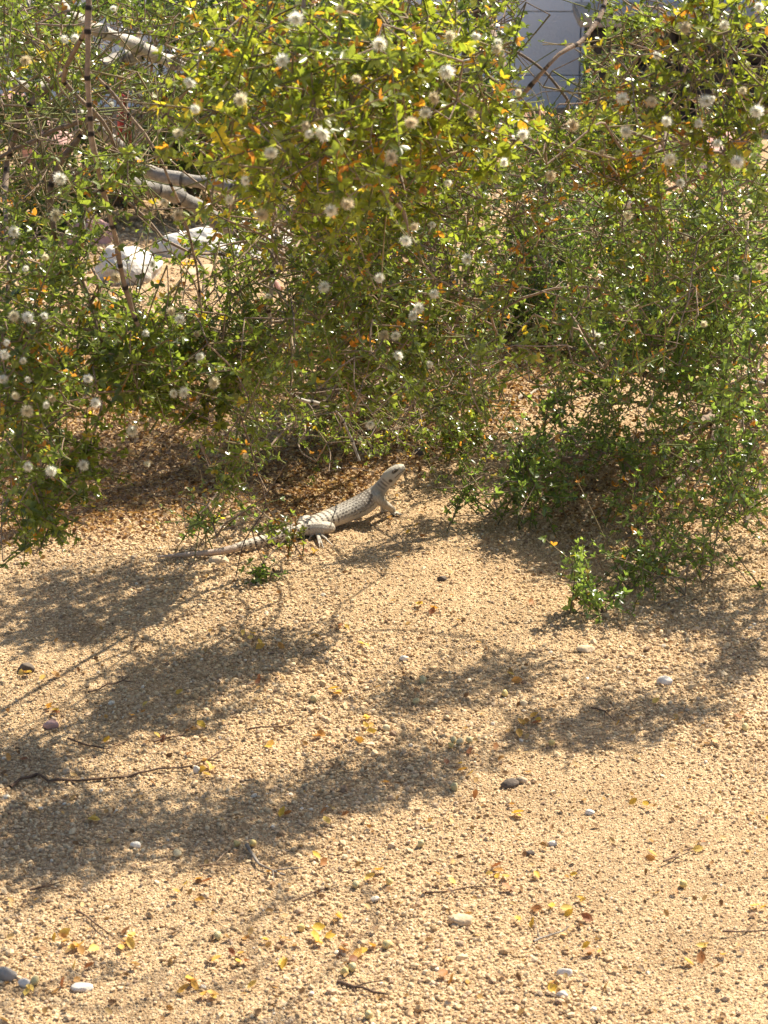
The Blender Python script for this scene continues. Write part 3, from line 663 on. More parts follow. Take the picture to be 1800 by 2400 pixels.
# lower droops
C(570, 1110, 70, 110, 3.45, .08, 12, 'mid', .0104, 6)
C(480, 1220, 70, 40, 3.56, .04, 8, 'cool', .0100, 6)
C(545, 1060, 40, 40, 3.35, .05, 4, 'mid', .0112, 6)
C(645, 1235, 40, 30, 3.43, .02, 4, 'mid', .0100, 4, .05, free=True)
C(690, 1262, 26, 24, 3.45, .01, 3, 'mid', .0100, 4, .05, free=True)
C(540, 1405, 30, 28, 3.40, .015, 7, 'cool', .0125, 4, .045, free=True)
C(622, 1360, 30, 20, 3.40, .015, 5, 'cool', .0120, 4, .045, free=True)
# higher and further branches above the frame, which shade the ground in front
C(700, -250, 500, 230, 3.5, .6, 34, 'mid', .0115)
C(1500, -260, 420, 230, 3.3, .5, 18, 'mid', .0115)
C(150, -250, 400, 220, 3.4, .5, 20, 'mid', .0115)
C(820, 640, 260, 170, 4.25, .25, 70, 'mid', .0108)
C(1000, 480, 220, 170, 4.2, .25, 60, 'mid', .0108)
C(720, 420, 220, 110, 4.3, .25, 36, 'mid', .0108)
C(1000, 800, 180, 100, 4.2, .2, 40, 'mid', .0105)
C(760, 780, 200, 80, 4.0, .2, 36, 'mid', .0105)
C(300, 120, 260, 160, 3.9, .3, 40, 'mid', .0108)
C(880, 900, 200, 60, 4.2, .15, 36, 'mid', .0104)
C(640, 820, 150, 70, 4.0, .15, 26, 'mid', .0104)
C(800, 1000, 130, 50, 3.78, .08, 26, 'mid', .0104)
C(950, 990, 90, 60, 3.85, .08, 22, 'mid', .0104)
C(1060, 1010, 70, 50, 3.9, .06, 14, 'mid', .0104)
C(660, 1000, 120, 60, 3.75, .08, 16, 'mid', .0104)
for e, n_ in zip(SHADE, (66, 22, 44, 36, 54, 44, 12, 54, 64, 26, 8, 6, 0, 5, 12)): main.shade(e, n_, .40, .80)
main.shade((300, 1090, 330, 100, 0), 110, .4, 1.0); main.shade((760, 1030, 160, 50, 0), 34, .4, .9); main.shade((1020, 1030, 170, 40, 0), 26, .35, .8)
main.grow(); main.build()

# ---- right hand bush, standing on its own
rr_ = ground(1690, 960)
right = Bush('creosote_bush', 'green bush with small glossy leaves beside the hollow, lower than the arching bush', rr_, up=.25)
yb = rr_[1]
for a in ([(1650, 820, yb), (1560, 650, yb-.05), (1480, 480, yb-.1)], [(1700, 800, yb), (1740, 600, yb), (1800, 420, yb)], [(1600, 900, yb-.1), (1450, 860, yb-.2), (1300, 800, yb-.2)],
          [(1620, 1000, yb-.2), (1470, 1050, yb-.35), (1300, 1080, yb-.4), (1180, 1110, yb-.42)], [(1660, 1050, yb-.25), (1560, 1150, yb-.42), (1450, 1230, yb-.5)],
          [(1760, 1000, yb-.25), (1780, 1120, yb-.45), (1750, 1230, yb-.55)], [(1850, 850, yb), (1980, 650, yb), (2060, 450, yb)], [(1900, 950, yb-.1), (2060, 900, yb-.3), (2180, 850, yb-.4)]):
    right.stem([list(rr_)]+a, .008, .0028, BARK_B*1.2, .04)
right.stem([(1762, 1060, yb-.35), (1722, 950, yb-.36), (1712, 900, yb-.36), (1745, 885, yb-.36), (1790, 900, yb-.35)], .003, .002, BARK_L*1.2, 0)
C = right.clump
C(1560, 600, 200, 140, 4.0, .25, 72, 'cool', 0.0119, 9)
C(1700, 480, 140, 160, 3.95, .25, 48, 'cool', 0.0119, 9)
C(1420, 560, 130, 130, 4.1, .2, 38, 'cool', 0.0116, 9)
C(1470, 740, 170, 110, 3.95, .25, 59, 'cool', 0.0119, 9)
C(1690, 740, 150, 150, 3.9, .25, 59, 'cool', 0.0119, 9)
C(1560, 880, 220, 110, 3.85, .25, 46, 'cool', 0.0116, 8)
C(1330, 900, 120, 90, 3.9, .15, 19, 'cool', 0.0114, 8)
C(1320, 1020, 140, 90, 3.8, .15, 15, 'cool', 0.0114, 8)
C(1200, 1080, 70, 60, 3.72, .06, 14, 'cool', 0.0116, 7)
C(1120, 1165, 50, 26, 3.66, .04, 6, 'cool', 0.0112, 6)
C(1250, 1160, 90, 50, 3.66, .08, 12, 'cool', 0.0114, 7)
C(1500, 1060, 180, 90, 3.75, .15, 20, 'cool', 0.0116, 8)
C(1700, 1000, 130, 130, 3.6, .18, 25, 'cool', 0.0123, 8)
C(1730, 1150, 110, 90, 3.5, .12, 15, 'cool', 0.0121, 8)
C(1560, 1200, 150, 70, 3.55, .12, 12, 'cool', 0.0116, 7)
C(1480, 1290, 110, 40, 3.42, .06, 5, 'cool', 0.0114, 6)
C(1650, 1290, 110, 40, 3.42, .06, 6, 'cool', 0.0114, 6)
C(2000, 700, 200, 220, 3.8, .3, 14, 'cool', 0.0125, 8)
C(1980, 1080, 150, 140, 3.5, .2, 9, 'cool', 0.0125, 8)
C(2050, 420, 150, 150, 3.9, .3, 8, 'cool', 0.0125, 8)
for e, n_ in ((SHADE[5], 18), (SHADE[6], 10), (SHADE[10], 22), (SHADE[12], 4)): right.shade(e, n_, .25, .6, 'cool', 0.0126)
C(1500, 1330, 80, 35, 3.42, .05, 9, 'cool', .0112, 7)
C(1560, 760, 200, 120, 4.0, .15, 30, 'cool', .0112, 9)
right.grow(); right.build()

# ---- bushes behind
rb = ground(1265, 700)
back = Bush('creosote_bush', 'upright bush, greens darkened for shade, standing behind between the two nearer bushes', rb, up=.5)
for a in ([(1270, 600, rb[1]), (1290, 430, rb[1]), (1300, 280, rb[1])], [(1240, 600, rb[1]), (1200, 500, rb[1])], [(1310, 620, rb[1]), (1370, 480, rb[1])]):
    back.stem([list(rb)]+a, .007, .002, BARK_B, .05)
C = back.clump
C(1270, 560, 130, 110, rb[1], .3, 60, 'shade_dark', .0120, 8, free=True)
C(1370, 420, 120, 130, rb[1]+.1, .3, 55, 'shade_dark', .0120, 8, free=True)
C(1250, 420, 80, 90, rb[1], .2, 22, 'shade_dark', .0120, 8, free=True)
C(1290, 280, 25, 70, rb[1], .05, 5, 'shade_dark', .0130, 7, free=True)
C(1200, 760, 120, 60, rb[1]-.1, .2, 34, 'shade_dark', .0110, 8, free=True)
C(1320, 740, 90, 90, rb[1]-.2, .2, 34, 'shade_dark', .0110, 8, free=True)
C(1220, 680, 110, 70, rb[1]-.1, .2, 34, 'shade_dark', .0110, 8, free=True)
C(1430, 230, 90, 130, rb[1]+.2, .2, 30, 'shade_dark', .0120, 8, free=True)
C(1420, 800, 160, 90, rb[1]-.25, .15, 44, 'shade_dark', .0115, 8, free=True)
C(1600, 840, 160, 90, rb[1]-.25, .15, 40, 'shade_dark', .0115, 8, free=True)
C(1700, 640, 130, 120, rb[1]-.1, .2, 34, 'shade_dark', .0120, 8, free=True)
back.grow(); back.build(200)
rl = ground(420, 560)+np.array([0, .5, -.02])
far = Bush('creosote_bush', 'bush with leaves darkened for shade at the back behind the thick grey limbs', rl, up=.3)
for a in ([(400, 400, rl[1]), (380, 200, rl[1]), (350, 20, rl[1])], [(480, 400, rl[1]), (560, 200, rl[1]), (600, 0, rl[1])], [(330, 430, rl[1]), (200, 300, rl[1]-.1), (100, 100, rl[1]-.1)]):
    far.stem([list(rl)]+a, .010, .003, BARK_B, .06)
C = far.clump
C(430, 240, 230, 200, rl[1], .35, 230, 'shade_dark', .0150, 8, free=True)
C(600, 60, 300, 130, rl[1], .3, 150, 'shade_dark', .0150, 8, free=True)
C(180, 70, 300, 120, rl[1]-.2, .3, 200, 'shade_dark', .0150, 8, free=True)
C(480, 420, 200, 80, rl[1]-.1, .2, 70, 'shade_dark', .0140, 8, free=True)
C(800, 300, 170, 200, rl[1], .3, 90, 'shade_dark', .0150, 8, free=True)
C(600, -200, 500, 160, rl[1], .4, 80, 'shade_dark', .0115, 8, free=True)
C(90, 520, 150, 70, rl[1]-.3, .2, 40, 'shade_dark', .0130, 8, free=True)
C(330, 330, 170, 110, rl[1]-.15, .2, 70, 'shade_dark', .0140, 8, free=True)
C(100, 400, 160, 80, rl[1]-.2, .2, 50, 'shade_dark', .0140, 8, free=True)
C(60, 270, 140, 70, rl[1]-.2, .2, 50, 'shade_dark', .0140, 8, free=True)
C(200, 420, 110, 60, rl[1]-.2, .2, 34, 'shade_dark', .0140, 8, free=True)
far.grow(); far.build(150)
# seedling in the hollow
rs_ = ground(1415, 1440)
seed = Bush('creosote_seedling', 'small bright green seedling growing at the edge of the hollow', rs_, 'plant', up=.6)
for a in ([(1400, 1390, rs_[1]), (1355, 1320, rs_[1]+.005)], [(1370, 1410, rs_[1]), (1345, 1395, rs_[1])], [(1440, 1400, rs_[1]), (1455, 1370, rs_[1])]):
    seed.stem([list(rs_)]+a, .0022, .001, BARK_B, 0, 6)
C = seed.clump
C(1350, 1320, 30, 30, rs_[1], .02, 3, 'cool', .0125, 5, .06, free=True)
C(1380, 1400, 60, 35, rs_[1], .03, 6, 'cool', .0125, 6, .06, free=True)
C(1450, 1400, 40, 30, rs_[1], .03, 2, 'cool', .0125, 5, .06, free=True)
seed.trim = False; seed.grow(); seed.build(60)

# seed puffs, at the places where the photograph shows them (coordinates of a 1659 px wide view)
k_ = 1800/1659
def S_(l): return [(a*k_, b*k_) for a, b in l]
main.puffs(S_([(245, 18), (140, 85), (163, 83), (55, 130), (410, 178), (422, 235), (385, 288), (660, 272), (697, 288), (668, 290), (888, 265), (920, 245), (972, 78), (1028, 78), (1077, 92), (1074, 106), (1018, 245), (965, 155), (938, 212),
 (495, 432), (530, 390), (385, 465), (355, 438), (565, 465), (715, 455), (750, 440), (877, 520), (895, 490), (935, 485), (968, 395), (905, 665), (890, 685), (895, 680), (830, 725), (855, 725), (860, 768), (928, 787), (937, 635), (432, 770), (462, 827), (375, 850), (398, 848),
 (190, 818), (206, 870), (285, 930), (317, 1003), (180, 1005), (110, 1017), (60, 1008), (425, 722), (15, 740), (10, 765), (50, 780), (5, 820), (60, 820), (33, 855), (58, 888), (100, 875), (113, 862), (55, 580), (95, 683), (60, 685), (30, 683), (98, 555), (120, 465), (130, 385), (315, 720), (370, 672), (388, 690),
 (1345, 213), (1407, 220), (1525, 218), (1538, 213), (1605, 195), (1635, 240), (1510, 268), (1440, 262), (1352, 285), (1238, 270), (1593, 350), (1447, 345), (1470, 395), (1357, 465), (1565, 55), (1640, 15), (800, 918), (530, 985), (1190, 380), (1090, 350), (1130, 290), (455, 95), (520, 215), (610, 130), (585, 330), (770, 170), (820, 95), (845, 340), (735, 20), (1120, 200), (640, 40), (1420, 120), (1480, 60), (1380, 330), (1550, 310), (1300, 330), (820, 600), (700, 620), (1010, 560), (580, 640), (250, 600), (30, 500), (330, 570)]), .0068)
right.puffs(S_([(1618, 435), (1480, 512), (1342, 660), (1455, 648), (1292, 725), (1280, 720), (1590, 600), (1610, 585), (1375, 500), (1640, 575), (1500, 460), (1560, 470), (1300, 745), (1520, 700), (1430, 800)]), .0062)
back.puffs(S_([(1187, 480), (1203, 415), (1262, 440), (1285, 510)]), .0085)
far.puffs(S_([(240, 225), (255, 245), (455, 145), (270, 30), (300, 75)]), .0075)

# ------------------------------------------------------------------ the lizard
def gp(px, py, h):
    z = h
    for _ in range(10):
        p = onplane(px, py, z); z = h+float(H(p[0], p[1]))
    return onplane(px, py, z)
SP = [(368, 1305, .007, 1.7, 1.7), (417, 1301, .0075, 2.9, 2.9), (468, 1297, .008, 4.1, 4.1), (515, 1292, .009, 5.2, 5.2), (550, 1284, .010, 6.2, 6.2), (605, 1269, .0118, 8.2, 8.2),
      (656, 1255, .012, 9.8, 9.4), (699, 1241, .0145, 12.5, 11), (742, 1226, .0165, 15, 13), (800, 1205, .020, 18, 15.5), (848, 1183, .027, 18.5, 17), (876, 1163, .037, 16, 15.5),
      (889, 1148, .047, 11.2, 12.0), (901, 1133, .057, 8.8, 10.6), (913, 1119, .066, 11.2, 12.4), (926, 1107, .0735, 11.2, 10.8), (939, 1099, .0785, 8.9, 8.2), (948, 1096, .0800, 5.4, 5.4)]
SPP = np.array([gp(*q[:3]) for q in SP]); SPR = np.array([q[3:] for q in SP])/1000*.95
Q, par = catmull(SPP, .003)
RA = np.stack([np.interp(par, np.arange(len(SP)), SPR[:, i]) for i in range(2)], 1)
T_ = np.gradient(Q, axis=0); T_ /= np.linalg.norm(T_, axis=1)[:, None]
LAT = np.cross(T_, [0, 0, 1]); LAT /= np.linalg.norm(LAT, axis=1)[:, None]; VER = np.cross(LAT, T_)      # LAT: the animal's right side
K = 20; th = np.arange(K)*2*math.pi/K
Vl = []; Fl = []
def loft(P, A, Bv, ra, rb, k=K):
    b = len(Vl); n = len(P); t_ = np.arange(k)*2*math.pi/k
    for i in range(n):
        for a in t_: Vl.append(P[i]+A[i]*ra[i]*math.cos(a)+Bv[i]*rb[i]*math.sin(a))
    for i in range(n-1):
        for j in range(k): Fl.append((b+i*k+j, b+i*k+(j+1) % k, b+(i+1)*k+(j+1) % k, b+(i+1)*k+j))
    Fl.append(tuple(b+j for j in range(k))[::-1]); Fl.append(tuple(b+(n-1)*k+j for j in range(k)))
loft(Q, LAT, VER, RA[:, 0], RA[:, 1])
LEGS = []
def limb(pts, rad, k=10):
    P, pr = catmull(np.array(pts), .0025); r = np.interp(pr, np.arange(len(pts)), np.array(rad)/1000)
    t = np.gradient(P, axis=0); t /= np.linalg.norm(t, axis=1)[:, None]; A = np.cross(t, [.3, .8, .5]); A /= np.linalg.norm(A, axis=1)[:, None]; Bv = np.cross(t, A)
    e0 = P[-1]+t[-1]*r[-1]*.7; P = np.vstack([P, e0]); r = np.append(r, r[-1]*.4); A = np.vstack([A, A[-1]]); Bv = np.vstack([Bv, Bv[-1]])
    loft(P, A, Bv, r, r, k); LEGS.append((P, r))
def sp_at(px):                             # spine index nearest to a photo column
    q = pix(Q)[:, 0]; return int(np.argmin(abs(q-px)))
# right fore leg
i = sp_at(884); sh = Q[i]+LAT[i]*.010-VER[i]*.002; foot = gp(920, 1204, .003); elb = (sh+foot)/2+LAT[i]*.010+np.array([.0, 0, .006])
limb([sh-LAT[i]*.006, sh+LAT[i]*.004, elb, foot+[0, 0, .006], foot], [8.5, 8, 6.4, 5.0, 4.2])
for dx, dy, l in ((1, .15, .013), (.85, -.5, .015), (.95, -.18, .016), (.4, -.9, .010), (.8, .6, .010)):
    e = foot+np.array([dx, dy, 0])*l; e[2] = H(e[0], e[1])+.0022; limb([foot, (foot+e)/2+[0, 0, .0016], e], [2.4, 1.7, 1.0], 8)
# left fore leg (far side)
sh2 = Q[i]-LAT[i]*.010-VER[i]*.002; foot2 = sh2-LAT[i]*.020+T_[i]*[1, 1, 0]*.004; foot2[2] = H(foot2[0], foot2[1])+.003; elb2 = (sh2+foot2)/2-LAT[i]*.009
limb([sh2+LAT[i]*.006, elb2, foot2+[0, 0, .006], foot2], [7.5, 5.2, 4, 3.5])
for dx, dy, l in ((1, .3, .014), (.7, .7, .014), (.3, 1, .011), (1, -.2, .012)):
    e = foot2+np.array([dx, dy, 0])*l; e[2] = H(e[0], e[1])+.0022; limb([foot2, (foot2+e)/2+[0, 0, .0016], e], [2.3, 1.6, 1.0], 8)
# right hind leg: thigh forward, shank folded back, long toes
j = sp_at(712); hip = Q[j]+LAT[j]*.004-VER[j]*.002; knee = gp(775, 1237, .0115); ank = gp(727, 1251, .0055); ft = gp(742, 1252, .0035)
limb([hip, (hip+knee)/2+LAT[j]*.006+[0, 0, .003], knee, (knee+ank)/2+[0, 0, -.001], ank], [9.6, 9.9, 7.6, 5.2, 4.0])
limb([ank, ft], [3.9, 3.1])
for ex, ey in ((749, 1283), (779, 1278), (766, 1262), (758, 1285), (722, 1266)):
    e = gp(ex, ey, .0016); limb([ft, ft*.6+e*.4+[0, 0, .0035], ft*.3+e*.7+[0, 0, .0022], e], [2.5, 1.9, 1.5, .9], 8)
# left hind leg (far side)
hip2 = Q[j]-LAT[j]*.004; kn2 = Q[j]-LAT[j]*.027+T_[j]*.030; kn2[2] = H(kn2[0], kn2[1])+.012; an2 = Q[j]-LAT[j]*.032-T_[j]*.004; an2[2] = H(an2[0], an2[1])+.005
limb([hip2, (hip2+kn2)/2+[0, 0, .003], kn2, an2], [10, 10, 8, 4])
for a in (-.3, .1, .5):
    e = an2+T_[j]*.03*math.cos(a)-LAT[j]*.03*math.sin(a); e[2] = H(e[0], e[1])+.002; limb([an2, (an2+e)/2+[0, 0, .003], e], [3, 1.8, .9], 8)
tmp = D.objects.new('tmp', mesh_from('tmp', Vl, Fl, None)); COL.objects.link(tmp)
rm = tmp.modifiers.new('r', 'REMESH'); rm.mode = 'VOXEL'; rm.voxel_size = .00085; rm.use_smooth_shade = True
sm = tmp.modifiers.new('s', 'SMOOTH'); sm.factor = .5; sm.iterations = 4
dg = bpy.context.evaluated_depsgraph_get(); ev = tmp.evaluated_get(dg); me = D.meshes.new_from_object(ev); D.objects.remove(tmp)
n = len(me.vertices); co = np.zeros(n*3, np.float32); me.vertices.foreach_get('co', co); co = co.reshape(-1, 3).astype(float)
# skin: pigment by place on the body
arc = np.concatenate([[0], np.cumsum(np.linalg.norm(np.diff(Q, axis=0), axis=1))]); arc = arc[-1]-arc          # metres from the snout
near = np.zeros(n, int)
for a in range(0, n, 4000): near[a:a+4000] = np.argmin(((co[a:a+4000, None]-Q[None])**2).sum(-1), 1)
off = co-Q[near]; lat = (off*LAT[near]).sum(1); ver = (off*VER[near]).sum(1); ang = np.arctan2(lat, ver)   # 0 on the back
sarc = arc[near]-(off*T_[near]).sum(1); rad = np.hypot(lat/RA[near, 0], ver/RA[near, 1])
legd = np.full(n, 9.0)
for P, r in LEGS:
    for a in range(0, n, 8000): 
        dd = np.sqrt(((co[a:a+8000, None]-P[None])**2).sum(-1))/r[None]; legd[a:a+8000] = np.minimum(legd[a:a+8000], dd.min(1))
isleg = (rad > 1.12)
lr = np.random.default_rng(3); sn = sarc*900; an = np.abs(ang); circ = ang*RA[near].mean(1)*1000
def ss(x, a, b): t = np.clip((x-a)/(b-a), 0, 1); return t*t*(3-2*t)
pale = np.array([.47, .405, .315]); belly = np.array([.52, .46, .37]); pink = np.array([.44, .335, .265]); dark = np.array([.060, .043, .032]); brown = np.array([.105, .078, .060]); grey = np.array([.25, .22, .185])
c = np.tile(pale, (n, 1)); mixc = lambda c, k, w_: c*(1-w_[:, None])+k*w_[:, None]
wob = .9*np.sin(sn*.7+circ*.4)+.7*np.sin(circ*1.1+sn*.3)
dors = 1-ss(an, 1.15, 1.75)
# fore back: dark brown with pale round spots
fore = ss(sn, 46, 60)*(1-ss(sn, 82, 102))*dors
c = mixc(c, brown, fore*.85)
u1 = sn/6.2; v1 = circ/5.4+.5*(np.floor(u1) % 2); d1 = np.hypot((u1 % 1-.5)*6.2, (v1 % 1-.5)*5.4)
c = mixc(c, np.array([.50, .44, .36]), fore*(1-ss(d1, .9, 1.8)))
# mid back: chains of dark lines between pale spots
midb = ss(sn, 78, 92)*(1-ss(sn, 122, 138))*dors
v2 = circ/4.6; ln2 = 1-ss(np.abs((v2+.12*wob) % 1-.5)*4.6, .8, 1.7); gap = ss(np.sin(sn*1.05+np.floor(v2)*2.4), -.75, -.2)
c = mixc(c, grey, midb*.75); c = mixc(c, dark, midb*ln2*gap)
# rump and tail: rows of dark spots, then half rings
u3 = sn/8.4; d3 = np.abs(u3 % 1-.5)*8.4; v3 = (circ/4.4+.5*(np.floor(u3) % 2)) % 1-.5
sp3 = 1-ss(np.hypot(d3, v3*4.4*.9), 1.4, 2.3); rump = ss(sn, 120, 132)*(1-ss(sn, 172, 182))*(1-ss(an, 1.5, 2.0))
c = mixc(c, dark, rump*sp3)
tail = ss(sn, 172, 180)*(1-ss(sn, 292, 306)); band = 1-ss(d3, 1.5, 2.3); brk = ss(np.cos(circ*1.5), -.8, -.45)
c = mixc(c, dark, tail*band*brk*(1-ss(an, 1.9, 2.5)))
c = mixc(c, pink, ss(sn, 280, 305)); 
# flank line and belly
c = mixc(c, belly, ss(an, 1.7, 2.3)*(1-ss(sn, 200, 240))*.8)
fl = (1-ss(np.abs(an-1.62-.05*wob), .03, .075))*ss(sn, 55, 65)*(1-ss(sn, 100, 118)); c = mixc(c, dark, fl*.7)
fr = (np.sin(sn*1.7+3*np.sin(circ*.6))*np.sin(circ*1.5+sn*.4) > .55)*ss(sn, 55, 70)*(1-ss(sn, 130, 150))*(an > 1.2)*.35; c = mixc(c, brown, fr.astype(float))
# neck bars, ear, head
nk = ss(sn, 27, 31)*(1-ss(sn, 40, 46)); c = mixc(c, dark, nk*(1-ss(np.abs((sn/4.6) % 1-.5)*4.6, .8, 1.6))*ss(an, .4, .7)*(1-ss(an, 1.9, 2.3))*.95)
c = mixc(c, grey, ss(sn, 30, 38)*(1-ss(sn, 46, 54))*.55)
hd = 1-ss(sn, 26, 32); c = mixc(c, np.array([.45, .40, .32]), hd*.9)
ear = (1-ss(np.hypot(sn-25.5, (an-1.72)*8), 1.9, 3.0)); c = mixc(c, dark, ear*.95)
ey = 1-ss(np.hypot((sn-12.5)/5.2, (an-1.08)/.30), .75, 1.15); c = mixc(c, dark, ey*(sn < 22)*.9)
ns = 1-ss(np.hypot(sn-2.6, (an-.95)*4), .5, 1.1); c = mixc(c, dark, ns*.9)
lip = (1-ss(np.abs(an-1.85), .04, .12))*(sn < 19); c = mixc(c, brown, lip*.8)
# legs: pale with a faint net
lw_ = isleg.astype(float); net = (np.sin(co[:, 0]*1500+2*np.sin(co[:, 2]*900))*np.sin(co[:, 2]*1700+co[:, 1]*900) > .25)
lc = np.where(net[:, None], np.array([.30, .26, .21]), np.array([.42, .37, .30])); c = c*(1-lw_[:, None])+lc*lw_[:, None]
c *= lr.uniform(.93, 1.07, (n, 1))
ca = me.color_attributes.new('Col', 'FLOAT_COLOR', 'POINT'); cc = np.ones((n, 4), np.float32); cc[:, :3] = np.clip(c, .01, 1); ca.data.foreach_set('color', cc.ravel())
m, t, out = newmat('lizard_skin')
a_ = N(t, 'ShaderNodeAttribute', attribute_name='Col'); p = N(t, 'ShaderNodeBsdfPrincipled'); p.inputs['Roughness'].default_value = .6; p.inputs['Specular IOR Level'].default_value = .35
t.links.new(a_.outputs[0], p.inputs['Base Color']); geo = N(t, 'ShaderNodeNewGeometry'); vo = N(t, 'ShaderNodeTexVoronoi'); vo.inputs['Scale'].default_value = 620
t.links.new(geo.outputs['Position'], vo.inputs['Vector']); b_ = N(t, 'ShaderNodeBump'); b_.inputs['Distance'].default_value = .0006; b_.inputs['Strength'].default_value = .7; b_.invert = True
t.links.new(vo.outputs[0], b_.inputs['Height']); t.links.new(b_.outputs[0], p.inputs['Normal']); t.links.new(p.outputs[0], out.inputs[0])
me.materials.clear(); me.materials.append(m); me.polygons.foreach_set('use_smooth', np.ones(len(me.polygons), bool))
base = gp(742, 1240, 0)
liz = empty('lizard', 'pale spotted desert lizard with raised head and long banded tail on the gravel', 'lizard', loc=base)
me.transform(Matrix.Translation(-Vector(base))); link('body', me, liz)
M_EYE = mat_noise('eye', [(0.3, (.012, .010, .008)), (.7, (.03, .024, .018))], 200, .12, .0001, 900, spec=.8)
M_LID = mat_noise('eyelid', [(0.3, (.34, .30, .25)), (.7, (.42, .37, .31))], 500, .6, .0003, 900)
ih = int(np.argmin(abs(arc-.0132)))
for sgn in (1, -1):
    e0 = Q[ih]+LAT[ih]*sgn*RA[ih, 0]*.80+VER[ih]*RA[ih, 1]*.50
    bm = bmesh.new(); bmesh.ops.create_uvsphere(bm, u_segments=16, v_segments=10, radius=.0029); eo = link('eye', bm_mesh('eye', bm, M_EYE, True), liz, e0-base)
    Tb = Tubes(); arcpts = [e0+T_[ih]*.0036*math.cos(a)+VER[ih]*(.0020*math.sin(a))+LAT[ih]*sgn*.0012 for a in np.linspace(.1, math.pi-.1, 9)]
    Tb.add(np.array(arcpts)-base, np.array([.0003, .0006, .0008, .0009, .0009, .0009, .0008, .0006, .0003]), (.5, .5, .5), 6); link('eyelid', Tb.mesh('eyelid', M_LID), liz)

# ------------------------------------------------------------------ litter under the bush (nobody could count it)
BASIN = [[(-60, 930), (420, 950), (620, 1040), (880, 1075), (960, 1090), (700, 1160), (500, 1200), (360, 1230), (-60, 1290)],
         [(660, 930), (1000, 860), (1360, 800), (1300, 930), (1180, 1000), (990, 1085), (860, 1075), (700, 1040)],
         [(640, 1080), (860, 1085), (860, 1130), (700, 1210), (640, 1210)], [(-60, 820), (500, 820), (700, 950), (-60, 950)], [(1180, 1080), (1800, 1000), (1800, 1200), (1300, 1250)]]
DRYC = np.array([(.36, .215, .075), (.44, .285, .11), (.24, .135, .055), (.52, .37, .16), (.16, .095, .045), (.36, .24, .13), (.27, .155, .07)])
def flat_leaf(seed):
    r = np.random.default_rng(seed); V = []; cu = r.uniform(.1, .5); tw = r.uniform(-.5, .5)
    for u, v in ((0, 0), (.3, -.28), (.3, 0), (.3, .28), (.65, -.26), (.65, 0), (.65, .26), (1, 0)):
        z = cu*(u-.5)**2+abs(v)*r.uniform(.2, .8)+tw*u*v; V.append((u-.5, v, z))
    return np.array(V), np.array([(0, 1, 2), (0, 2, 3), (1, 4, 2), (4, 5, 2), (2, 5, 3), (5, 6, 3), (4, 7, 5), (5, 7, 6)])
FLT = [flat_leaf(k) for k in range(8)]
def rotm(ax, ay, az):
    cx, sx, cy, sy, cz, sz_ = np.cos(ax), np.sin(ax), np.cos(ay), np.sin(ay), np.cos(az), np.sin(az)
    return np.stack([np.stack([cz*cy, cz*sy*sx-sz_*cx, cz*sy*cx+sz_*sx], -1), np.stack([sz_*cy, sz_*sy*sx+cz*cx, sz_*sy*cx-cz*sx], -1), np.stack([-sy, cy*sx, cy*cx], -1)], -2)
pts = []
for poly, cnt in zip(BASIN, (13000, 7000, 2200, 5000, 2600)):
    xs = [q[0] for q in poly]; ys = [q[1] for q in poly]; got = 0
    while got < cnt:
        a, b = rng.uniform(min(xs), max(xs)), rng.uniform(min(ys), max(ys))
        if inpoly(a, b, poly): pts.append(onplane(a+rng.normal(0, 30), b+rng.normal(0, 26), -.01)); got += 1
for _ in range(1300): pts.append(onplane(rng.uniform(-100, 1900), rng.uniform(1150, 2500), 0))
pts = np.array(pts); pts[:, 2] = H(pts[:, 0], pts[:, 1])+rng.uniform(.002, .007, len(pts)); np_ = len(pts)
Rl = rotm(rng.normal(0, .5, np_), rng.normal(0, .4, np_), rng.uniform(0, 6.28, np_)); szl = rng.uniform(.004, .0105, np_); tpl = rng.integers(0, 8, np_); cl = DRYC[rng.integers(0, len(DRYC), np_)]*rng.uniform(.7, 1.2, (np_, 1))
Vs = []; Fs = []; Cs = []; nb = 0
for k in range(8):
    i_ = np.where(tpl == k)[0]; Vt, Ft = FLT[k]; v = np.einsum('nij,mj->nmi', Rl[i_]*szl[i_][:, None, None], Vt)+pts[i_][:, None]
    Vs.append(v.reshape(-1, 3)); Fs.append((Ft[None]+(np.arange(len(i_))*8)[:, None, None]+nb).reshape(-1, 3)); nb += len(i_)*8; Cs.append(np.broadcast_to(cl[i_][:, None], v.shape).reshape(-1, 3))
tag(link('leaf_litter', mesh_from('leaf_litter', np.concatenate(Vs), np.concatenate(Fs), M_DRY, np.concatenate(Cs), True)), 'brown and yellow leaf litter on the ground under the bushes', 'leaf litter', kind='stuff')

